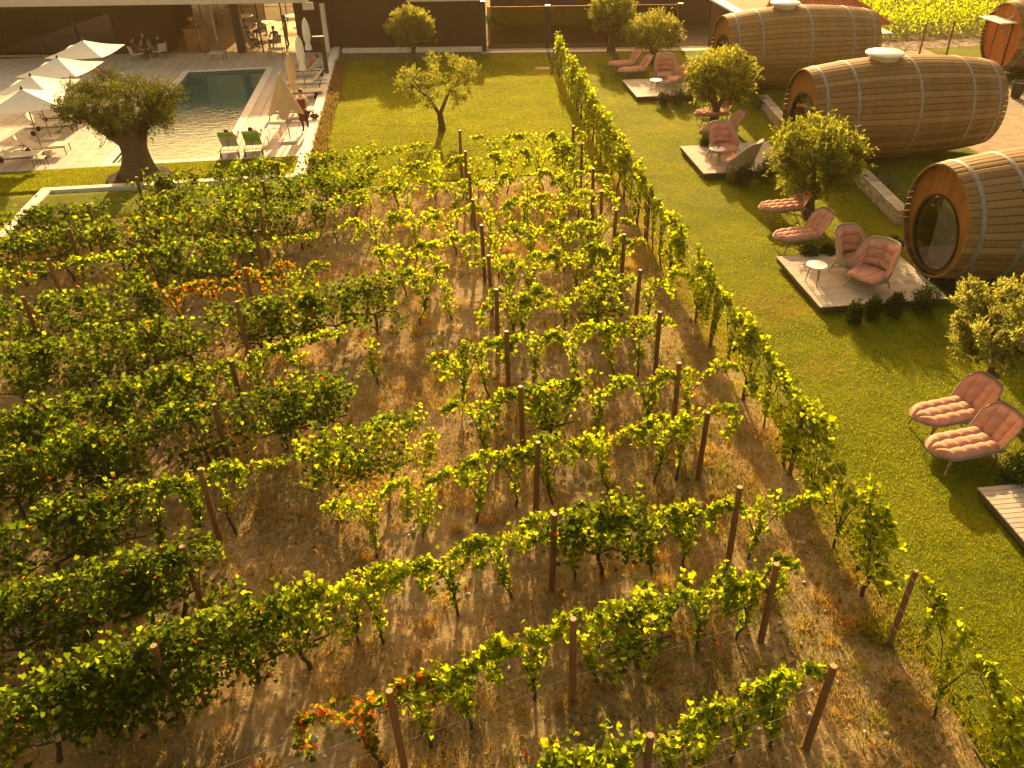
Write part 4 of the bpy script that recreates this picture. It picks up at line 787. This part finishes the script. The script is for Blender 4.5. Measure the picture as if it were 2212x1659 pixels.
def armchair(loc, rz, label):
    t = thing('terrace_chair', label, 'chair', loc, rz, 'chairs before the timber wall'); part('seat', MB().cham(-.28, .28, -.26, .28, .38, .44, .015), 'sling', t)
    part('backrest', MB().grid(lambda u, v: (.29*math.sin((u-.5)*2.6), -.24-.06*math.cos((u-.5)*2.6)-.08*v, .44+.40*v), 12, 3), 'sling', t, True)
    for x in (-.25, .25):
        for y in (-.24, .25): part('leg', MB().tube([(x, y, .38), (x*1.1, y*1.1, 0)], .016, 6), 'teak', t)
        part('armrest', MB().tube([(x*1.1, -.24, .62), (x*1.15, .22, .60), (x*1.05, .25, .40)], .016, 6), 'teak', t)
def planter(px, s, label):
    q = G(*px); t = thing('planter_box', label, 'planter', (q[0], q[1], 0), BA, 'pale boxes before the facade'); part('box', MB().cham(-s/2, s/2, -.25, .25, 0, .55, .02), 'plaster', t); part('rim', MB().cham(-s/2-.02, s/2+.02, -.27, .27, .552, .60, .01), 'concrete', t)
planter((985, 101), .55, 'left pale box standing against the dark facade'); planter((1025, 100), .95, 'wider pale box at the end of the dark facade')
def beach_chair(px, mat, rz, label):
    q = G(*px); t = thing('folding_chair', label, 'chair', (q[0], q[1], .04), rz, 'coloured folding chairs on the veranda')
    part('sling', MB().grid(lambda u, v: ((v-.5)*.55, -.55+u*1.2, .30+(.62*max(0, .45-u)/.45)**1.1 + .03*math.sin(u*6)), 16, 2), mat, t, True)
    for x in (-.28, .28): part('frame', MB().tube([(x, -.6, .92), (x, -.05, .31), (x, .65, .30)], .014, 6).tube([(x, .45, 0), (x, .3, .31)], .014, 6).tube([(x, -.45, 0), (x, -.1, .33)], .014, 6), 'hoop', t)
beach_chair((1082, 58), 'purple', -1.9, 'purple folding chair in the shade of the veranda'); beach_chair((1066, 72), 'towel_green', -2.2, 'green folding chair in the shade of the veranda')

# ------------------------------------------------------------------ pool furniture
TZ = .058
def parasol_open(loc, rz, label):
    t = thing('parasol', label, 'parasol', (*loc[:2], TZ), rz, 'open white parasols'); w = 1.33; zt, ze = 2.55, 2.06
    cn = [(-w, -w, ze), (w, -w, ze), (w, w, ze), (-w, w, ze)]
    for k in range(4):
        a, b = np.array(cn[k]), np.array(cn[(k+1) % 4]); ap = np.array([0, 0, zt])
        def f(u, v, a=a, b=b, ap=ap):
            e = a+(b-a)*v; q = ap+(e-ap)*u; sag = -.07*u*math.sin(PI*v); return (q[0]*(1-.03*math.sin(PI*v)*u), q[1]*(1-.03*math.sin(PI*v)*u), q[2]+sag-.05*math.sin(PI*u))
        c = part('canopy_panel', MB().grid(f, 8, 10), 'parasol_white', t, True)
        part('rib', MB().tube([tuple(ap-[0, 0, .06]), tuple(a*.98+ap*.02-[0, 0, .05])], .012, 5), 'teak', t)
    part('pole', MB().tube([(0, 0, 0), (0, 0, zt+.02)], .028, 8), 'teak', t); part('finial', MB().lathe([(.05, zt-.02), (.055, zt+.02), (.03, zt+.06), (.015, zt+.10)], 10), 'timber_dark', t); part('base', MB().cham(-.3, .3, -.3, .3, 0, .09, .012), 'concrete', t)
for px, z, rz, lab in (((178, 87), 2.6, -.12, 'open white parasol nearest the building'), ((123, 124), 2.6, -.14, 'second open white parasol from the building'), ((65, 163), 2.6, -.12, 'third open white parasol from the building'), ((46, 192), 2.6, .25, 'open white parasol nearest the camera at the left edge')):
    parasol_open(G(*px, z), rz, lab)
def parasol_closed(loc, flare, mat, label):
    t = thing('parasol', label, 'parasol', (*loc[:2], TZ), 0, 'closed parasols along the pale wall'); zt = 2.62
    def f(u, v):
        a = 2*PI*u; z = zt-v*1.45; fold = 1+.35*math.cos(4*a)*(.4+.6*v) if flare > .2 else 1+.28*math.cos(6*a)
        r = (.04+flare*v**.9)*fold if flare > .2 else (.045+.12*math.sin(PI*min(1, v*1.05))**.6*(1-.25*v)+(.09*math.exp(-((v-.78)/.03)**2)*-.6)+.10*max(0, v-.8)/.2)*fold
        if flare > .2: z += .12*math.cos(4*a)*v*-1
        return (r*math.cos(a), r*math.sin(a), z)
    part('canopy', MB().grid(f, 48, 16), mat, t, True); part('pole', MB().tube([(0, 0, 0), (0, 0, zt+.01)], .024, 8), 'teak', t); part('finial', MB().lathe([(.04, zt-.02), (.045, zt+.03), (.02, zt+.06)], 10), 'white_paint', t); part('base', MB().cham(-.32, .32, -.28, .28, 0, .08, .012), 'concrete', t)
for px, fl_, mat, lab in (((603, 160), .50, 'parasol_sand', 'half folded sand coloured parasol beside the waiter'), ((622, 117), 0, 'parasol_sand', 'closed sand parasol behind the half folded one'), ((643, 80), 0, 'parasol_white', 'closed pale parasol third along the wall'), ((657, 41), 0, 'parasol_white', 'closed pale parasol nearest the building')):
    parasol_closed(G(*px, 2.68), fl_, mat, lab)
def make_sunbed(ang, pad):
    t = thing('sunbed', 'x', 'sunbed', (0, 0, 0), 0, 'sunbeds around the pool'); c, s = math.cos(ang), math.sin(ang); bx = -.22; W2 = .31
    part('seat', MB().cham(bx, 1.0, -W2, W2, .32, .365, .012), pad, t)
    vs = []
    for l, h in ((0, 0), (.74, 0), (.74, .045), (0, .045)): vs.append((bx-.004-l*c-h*-s*0, l*s+h+.32))
    part('backrest', MB().add([(x, -W2, z) for x, z in vs]+[(x, W2, z) for x, z in vs], [(0,1,2,3),(7,6,5,4),(0,4,5,1),(1,5,6,2),(2,6,7,3),(3,7,4,0)]), pad, t)
    for y in (-W2-.025, W2+.025):
        part('frame_rail', MB().tube([(.98, y, .30), (-.90, y, .30)], .018, 6), 'steel_dark', t); part('leg', MB().tube([(.95, y, .30), (.97, y, 0)], .018, 6), 'steel_dark', t)
        part('head_leg', MB().tube([(-.55, y, .30), (-.62, y, .10)], .016, 6), 'steel_dark', t)
        w_ = part('wheel', MB().add([(-.62+.10*math.cos(a)*1, y+dy, .10+.10*math.sin(a)) for dy in (-.02, .02) for a in np.linspace(0, 2*PI, 15)[:-1]], [tuple(range(13, -1, -1)), tuple(range(14, 28))]+[(i, (i+1) % 14, 14+(i+1) % 14, 14+i) for i in range(14)]), 'rubber', t)
    if ang > .1: part('strut', MB().tube([(bx-.45*c, 0, .32+.45*s-.01), (-.62, 0, .30)], .012, 5).tube([(-.62, -W2, .30), (-.62, W2, .30)], .012, 5), 'steel_dark', t)
    return t
SB = {'up': (make_sunbed(rad(42), 'sling'), []), 'cream': (make_sunbed(rad(38), 'cream_pad'), []), 'flat': (make_sunbed(0, 'sling'), []), 'steep': (make_sunbed(rad(55), 'sling'), [])}
def sunbed(kind, px, rz, label):
    q = G(*px, TZ); return place(SB[kind][0], SB[kind][1], (q[0], q[1], TZ), rz, label)
sb_sun = sunbed('up', (242, 184), -.10, 'sunbed with raised back and a sunbather, nearest the building on the left'); sunbed('flat', (205, 198), -.08, 'sunbed with its back laid flat beside the sunbather')
sunbed('up', (172, 222), -.08, 'grey sunbed with raised back half behind the big olive, farther one'); sunbed('up', (164, 243), -.05, 'grey sunbed with raised back half behind the big olive, nearer one')
sunbed('cream', (124, 266), -.05, 'sunlit sunbed with its back raised behind the nearest parasol pole'); sunbed('cream', (112, 286), .05, 'cream sunbed at the pole of the nearest open parasol'); sunbed('cream', (93, 333), .08, 'cream sunbed second from the lawn at the left'); sunbed('cream', (36, 354), .10, 'cream sunbed nearest the lawn at the left edge')
sunbed('flat', (634, 254), PI, 'flat sunbed under the half folded parasol'); sunbed('flat', (655, 212), PI, 'flat sunbed behind the waiter along the pale wall'); sunbed('up', (667, 192), PI, 'sunbed with steeply raised back along the pale wall'); sb_g = sunbed('up', (670, 163), PI, 'sunbed with green towel and a person by the pale wall')
qa, qb = G(497, 343, TZ), G(549, 340, TZ)
place(SB['steep'][0], SB['steep'][1], (qa[0], qa[1]+.72, TZ), PI/2, 'left of two sunbeds seen from behind at the pool end'); place(SB['steep'][0], SB['steep'][1], (qb[0], qb[1]+.72, TZ), PI/2, 'right of two sunbeds seen from behind at the pool end')
def towel_back(q, w0, w1, label):
    c, s = math.cos(rad(55)), math.sin(rad(55)); o = part('towel', MB().grid(lambda u, v: (q[0]+(u-.5)*.60, q[1]+.72-.22-.02-(w0+(w1-w0)*v)*c-.012+.004*math.sin(u*20), TZ+.32+(w0+(w1-w0)*v)*s-.006) if v < .99 else (q[0]+(u-.5)*.6, q[1]+.5-.72*c+.02, TZ+.40+.72*s), 12, 8), 'towel_green', None, True); tag(o, label, 'towel', 'green towels'); return o
towel_back(qb, .22, .76, 'green towel covering the back of the right sunbed at the pool end'); towel_back(qa, .62, .76, 'narrow green towel over the top of the left sunbed at the pool end')
q = sb_g.location; tg = part('towel', MB().grid(lambda u, v: (q[0]+.24+.56*v-.0, q[1]+(u-.5)*.58, TZ+.38+.50*v+.012*math.sin(u*18)), 10, 10), 'towel_green', None, True); tag(tg, 'bright green towel on the sunbed by the pale wall', 'towel', 'green towels')
q = sb_sun.location; tg = part('towel', MB().grid(lambda u, v: (q[0]-.22-.54*u if True else 0, q[1]+(v-.5)*.5, TZ+.375+.49*u), 10, 6), 'swim', None, True); tag(tg, 'orange-brown towel on the raised back behind the sunbather', 'towel')
def stool(px, mat, h, w, label):
    q = G(*px, TZ); t = thing('side_table', label, 'table', (q[0], q[1], TZ), .05, 'small pool tables'); part('table_top', MB().cham(-w/2, w/2, -w/2, w/2, h-.03, h, .006), mat, t)
    for x in (-1, 1):
        for y in (-1, 1): part('leg', MB().tube([(x*(w/2-.02), y*(w/2-.02), h-.03), (x*(w/2-.02), y*(w/2-.02), 0)], .012, 6), 'teak' if mat == 'white_paint' else 'steel_dark', t)
    return t
stool((596, 297), 'white_paint', .45, .48, 'small white table beside the half folded parasol base'); st_ = stool((91, 362), 'sling', .40, .42, 'small dark-framed table between the two sunbeds near the lawn')
q = st_.location; cp = thing('cup', 'small white cup on the dark-framed pool table', 'cup', (q[0]-.05, q[1]-.05, TZ+.40)); part('body', MB().lathe([(.03, 0), (.045, .07), (.040, .07), (.026, .01)], 12), 'white_paint', cp); part('handle', MB().tube([(.042, 0, .06), (.065, 0, .045), (.038, 0, .02)], .006, 5), 'white_paint', cp)
q = G(712, 167, TZ); sh = thing('outdoor_shower', 'dark slab pool shower with a pale arm beside the wall', 'shower', (q[0]-.1, q[1], TZ)); part('post', MB().cham(-.10, .10, -.07, .07, 0, 1.95, .008), 'steel_dark', sh); part('arm', MB().cham(-.48, .08, -.05, .05, 1.952, 1.98, .004), 'white_paint', sh); part('tap', MB().tube([(0, -.07, 1.05), (0, -.12, 1.05)], .02, 8), 'hoop', sh)
q = G(690, 256, .27); bg_ = thing('handbag', 'dark bag lying on the pale wall', 'bag', (WX-.02, q[1], .271)); part('body', MB().ell((0, 0, .11), (.2, .13, .11), 12, 8), 'brown_cloth', bg_, True); part('strap', MB().tube([(-.14, 0, .16), (-.05, .02, .28), (.06, .02, .27), (.15, 0, .16)], .012, 5), 'black_cloth', bg_)
q = G(1172, 152, 0); mh = thing('manhole_cover', 'round rusty manhole cover in the back lawn', 'manhole cover', (q[0], q[1], .085)); part('lid', MB().lathe([(.32, 0), (.32, .03), (.30, .035)], 26), 'rusty', mh); part('ring', MB().lathe([(.33, -.06), (.38, -.06), (.38, .024), (.33, .024)], 26), 'stone', mh)
q = G(2197, 212); pt = thing('plant_pot', 'dark tapered plant pot at the right edge by the path', 'plant pot', (q[0]-.1, q[1], .05)); part('pot', MB().lathe([(.20, 0), (.30, .62), (.32, .66), (.27, .66), (.25, .60)], 20), 'pot', pt)
bush((2188, 172), .5, .75, 'dark round bush beside the reddish barrel cabin', DKG, 'bushes at the path', 1200)
for k, (px, h, lab) in enumerate((((1988, 203), .75, 'dark wooden stump post on the grass verge'), ((2052, 208), .45, 'low dark bollard between the stump posts on the verge'), ((2102, 212), .5, 'dark bollard next to the boulder by the reddish cabin'))):
    q = G(*px); b_ = thing('bollard', lab, 'bollard', (q[0], q[1], 0), .2*k, 'dark bollards on the verge'); part('body', MB().cham(-.12, .12, -.08, .08, -.05, h, .02), 'timber_dark', b_)
q = G(2120, 205); bo = MB(); rr = random.Random(4)
bo.ell((0, 0, .1), (.75, .5, .35), 12, 8); bo.v = [(x*(1+.2*math.sin(3*y+x*5)), y, max(-.05, z*(1+.15*math.cos(4*x)))) for x, y, z in bo.v]; bl = part('boulder', bo, 'stone', None); bl.location = (q[0], q[1], 0); tag(bl, 'rough boulder on the verge left of the reddish barrel cabin', 'boulder')

# ------------------------------------------------------------------ people
POSES = {
 'stand': dict(pelvis=(0,0,.95), spine=(0,0,1.15), chest=(0,.01,1.33), neck=(0,.02,1.49), head=(0,.04,1.60), crown=(0,.04,1.70), nose=(0,.145,1.595), shl=(-.19,.01,1.42), ell=(-.26,-.03,1.17), wrl=(-.22,.16,1.02), hal=(-.19,.23,1.00), shr=(.19,.01,1.42), elr=(.27,-.04,1.17), wrr=(.20,.17,1.03), har=(.16,.23,1.02),
   hil=(-.10,0,.92), knl=(-.11,.03,.50), anl=(-.11,-.02,.09), tol=(-.13,.13,.035), hir=(.10,0,.92), knr=(.11,.03,.50), anr=(.11,-.02,.09), tor=(.13,.13,.035)),
 'sit': dict(pelvis=(0,-.08,.53), spine=(0,-.10,.73), chest=(0,-.10,.92), neck=(0,-.08,1.08), head=(0,-.05,1.19), crown=(0,-.05,1.29), nose=(0,.05,1.185), shl=(-.19,-.10,1.01), ell=(-.27,-.03,.76), wrl=(-.20,.20,.68), hal=(-.17,.27,.67), shr=(.19,-.10,1.01), elr=(.27,-.03,.76), wrr=(.20,.20,.68), har=(.17,.27,.67),
   hil=(-.10,-.06,.52), knl=(-.12,.36,.53), anl=(-.12,.38,.10), tol=(-.13,.53,.04), hir=(.10,-.06,.52), knr=(.12,.36,.53), anr=(.12,.40,.10), tor=(.13,.55,.04)),
 'recline': dict(pelvis=(0,.08,.47), spine=(0,-.10,.58), chest=(0,-.26,.72), neck=(0,-.40,.84), head=(0,-.47,.93), crown=(0,-.51,1.02), nose=(0,-.39,.98), shl=(-.18,-.32,.80), ell=(-.27,-.12,.62), wrl=(-.24,.12,.55), hal=(-.22,.20,.53), shr=(.18,-.32,.80), elr=(.27,-.12,.62), wrr=(.24,.12,.55), har=(.22,.20,.53),
   hil=(-.10,.12,.46), knl=(-.12,.50,.60), anl=(-.12,.88,.44), tol=(-.13,.95,.55), hir=(.10,.12,.46), knr=(.12,.52,.48), anr=(.12,.93,.43), tor=(.13,.97,.56))}
RADI = dict(pelvis=.135, spine=.12, chest=.14, neck=.055, head=.098, crown=.06, nose=.014, sh=.065, el=.046, wr=.03, ha=.032, hi=.09, kn=.062, an=.042, to=.035)
ED = [('pelvis','spine'),('spine','chest'),('chest','neck'),('neck','head'),('head','crown'),('head','nose')]
for s_ in 'lr': ED += [('chest','sh'+s_),('sh'+s_,'el'+s_),('el'+s_,'wr'+s_),('wr'+s_,'ha'+s_),('pelvis','hi'+s_),('hi'+s_,'kn'+s_),('kn'+s_,'an'+s_),('an'+s_,'to'+s_)]
def body_mesh(pose):
    J = dict(POSES[pose]); R = {k: RADI.get(k, RADI.get(k[:2], .04)) for k in J}; E2 = list(ED)
    for s_ in 'lr':            # five fingers per hand
        w_ = np.array(J['wr'+s_]); h_ = np.array(J['ha'+s_]); d_ = (h_-w_)/np.linalg.norm(h_-w_); sd_ = np.cross(d_, [0, 0, 1.]); sd_ /= np.linalg.norm(sd_); sg = 1 if s_ == 'r' else -1
        for k in range(4):
            a = h_+sd_*(k-1.5)*.021+d_*.02; m_ = a+d_*(.045-.004*abs(k-1.3)); e = m_+d_*.02+np.array([0, 0, -.028])
            for nm, p_ in (('f%d%sa' % (k, s_), a), ('f%d%sb' % (k, s_), m_), ('f%d%sc' % (k, s_), e)): J[nm] = tuple(p_); R[nm] = .0085
            E2 += [('ha'+s_, 'f%d%sa' % (k, s_)), ('f%d%sa' % (k, s_), 'f%d%sb' % (k, s_)), ('f%d%sb' % (k, s_), 'f%d%sc' % (k, s_))]
        J['t'+s_+'a'] = tuple(w_+d_*.04-sd_*sg*.045); R['t'+s_+'a'] = .011; J['t'+s_+'b'] = tuple(h_+d_*.01-sd_*sg*.055); R['t'+s_+'b'] = .009; E2 += [('wr'+s_, 't'+s_+'a'), ('t'+s_+'a', 't'+s_+'b')]
    names = list(J); me = bpy.data.meshes.new('tmp'); me.from_pydata([J[n] for n in names], [(names.index(a), names.index(b)) for a, b in E2], [])
    ob = bpy.data.objects.new('tmp', me); COL.objects.link(ob); md = ob.modifiers.new('s', 'SKIN'); md.use_smooth_shade = True; md.branch_smoothing = .6
    for i, n in enumerate(names):
        sv = me.skin_vertices[0].data[i]; r = R[n]; sv.radius = (r, r*.8) if n in ('spine', 'chest', 'pelvis') else (r, r); sv.use_root = n == 'pelvis'
    sb = ob.modifiers.new('d', 'SUBSURF'); sb.levels = 1; sb.render_levels = 1
    bpy.context.view_layer.update(); dg = bpy.context.evaluated_depsgraph_get(); m2 = bpy.data.meshes.new_from_object(ob.evaluated_get(dg)); bpy.data.objects.remove(ob); bpy.data.meshes.remove(me)
    cen = np.array([p.center[:] for p in m2.polygons]); best = np.full(len(cen), 9.); lab = np.zeros(len(cen), int)
    def cls(a, b):
        s = a+b
        if 'f' == b[0] or b[0] == 't' and len(b) == 3 and b[0:2] != 'to' or 'ha' in (a[:2], b[:2]) or b[:2] == 'wr': return 0
        if 'head' in s or 'neck' in b or 'crown' in s: return 0
        if b[:2] in ('an', 'kn', 'hi'): return 2
        if b[:2] == 'to': return 3
        return 1
    for a, b in E2:
        A, B = np.array(J[a]), np.array(J[b]); t_ = np.clip(((cen-A)@(B-A))/max(1e-9, (B-A)@(B-A)), 0, 1); d_ = np.linalg.norm(cen-(A+t_[:, None]*(B-A)), axis=1)-min(R[a], R[b])*.6; k = d_ < best; best[k] = d_[k]; lab[k] = cls(a, b)
    m2.materials.clear()
    for _ in range(4): m2.materials.append(MATS['skin'])
    m2.polygons.foreach_set('material_index', lab.astype(np.int32)); m2.polygons.foreach_set('use_smooth', np.ones(len(cen), bool)); m2.name = 'body'; return m2
BODY = {k: body_mesh(k) for k in POSES}
def person(pose, loc, rz, label, top, legs, feet='black_cloth', group='people', apron=False, lowleg=None):
    t = thing('person', label, 'person', loc, rz, group); me = BODY[pose].copy()
    for i, m_ in enumerate(('skin', top, legs, feet)): me.materials[i] = MATS[m_]
    link('body', me, t); J = POSES[pose]; h = np.array(J['head']); c = np.array(J['crown']); n_ = np.array(J['nose']); ax = (c-h)/np.linalg.norm(c-h); fw = n_-h; fw = fw-ax*(fw@ax); fw /= np.linalg.norm(fw); rt_ = np.cross(fw, ax)
    hm = MB().ell((0, 0, 0), (1, 1, 1), 14, 8); V = []
    for x, y, z in hm.v:
        f_ = max(0, y); k = 1 if not (y > .25 and z < .35) else .72; p_ = h+ax*.035+rt_*x*.098*k+fw*(y*.108*k-.018)+ax*(z*.105 if z > -.2 else z*.09); V.append(tuple(p_))
    hm.v = V; part('hair', hm, 'hair', t, True); ey = MB()
    for s_ in (-1, 1): ey.ell(tuple(h+rt_*s_*.035+fw*.088+ax*.012), (.012, .012, .010), 6, 4)
    part('eyes', ey, 'black_cloth', t)
    if apron: part('apron', MB().grid(lambda u, v: (.185*math.sin((u-.5)*2.5)*(1+.15*v), .145*math.cos((u-.5)*2.3)+.035+.03*v, 1.36-v*.86), 14, 14), 'apron_red', t, True)
    return t
q = G(662, 284, TZ); person('stand', (q[0], q[1], TZ), PI-.25, 'waiter in white shirt and dark red apron beside the parasol', 'shirt_white', 'black_cloth', apron=True)
q = sb_sun.location; person('recline', (q[0]+.02, q[1], TZ-.02), -PI/2-.10, 'sunbather with pale trousers on the left sunbed', 'grey_cloth', 'shirt_white', 'skin')
q = sb_g.location; person('recline', (q[0]-.02, q[1], TZ-.02), PI/2, 'sunbather lying on the green towel by the wall', 'swim', 'skin', 'skin')
person('recline', (qa[0], qa[1]+.80, TZ), 0, 'person seen from behind on the left sunbed at the pool end', 'skin', 'swim', 'skin'); person('recline', (qb[0], qb[1]+.80, TZ+.03), 0, 'dark-haired person on the right sunbed with green towel', 'skin', 'swim', 'skin')
for px, rz, lab, tp in (((299, 132), -.9, 'left of three people seated before the timber wall', 'brown_cloth'), ((318, 121), PI, 'middle of three people seated before the timber wall', 'black_cloth'), ((349, 126), .9, 'right of three people seated before the timber wall', 'black_cloth')):
    q = G(*px, TZ); armchair((q[0], q[1], TZ), rz, 'chair under the '+lab.replace(' of three people', ' person').replace(' seated', '')); person('sit', (q[0], q[1]-.0, TZ-.02), rz, lab, tp, 'brown_cloth')
q = G(624, 102, .07); person('stand', (q[0], q[1], .07), 1.6, 'standing person in dark clothes inside the glass pavilion', 'black_cloth', 'apron_red')
for px, rz, lab in (((545, 106), -.8, 'seated person left of the big table inside the pavilion'), ((596, 108), .7, 'seated person nearest the glass right of the big table'), ((562, 84), 2.6, 'seated person behind the big table inside the pavilion')):
    q = G(*px, .07); armchair((q[0], q[1], .071), rz, 'chair of the '+lab); person('sit', (q[0], q[1], .05), rz, lab, 'grey_cloth', 'black_cloth')
for kk in SB.values():
    if not kk[1]: bpy.data.objects.remove(kk[0])
# ------------------------------------------------------------------ warm evening haze
hz = MB().box(-910, 910, -910, 910, -3, 13.5); hm_ = bpy.data.materials.new('haze'); hm_.use_nodes = True; nth = hm_.node_tree; nth.nodes.clear(); ho_ = nth.nodes.new('ShaderNodeOutputMaterial'); pv = nth.nodes.new('ShaderNodeVolumePrincipled')
pv.inputs['Color'].default_value = (1, .74, .42, 1); pv.inputs['Density'].default_value = .00022; pv.inputs['Anisotropy'].default_value = .55; nth.links.new(pv.outputs[0], ho_.inputs['Volume']); MATS['haze'] = hm_
tag(part('haze', hz, 'haze', None), kind='stuff')
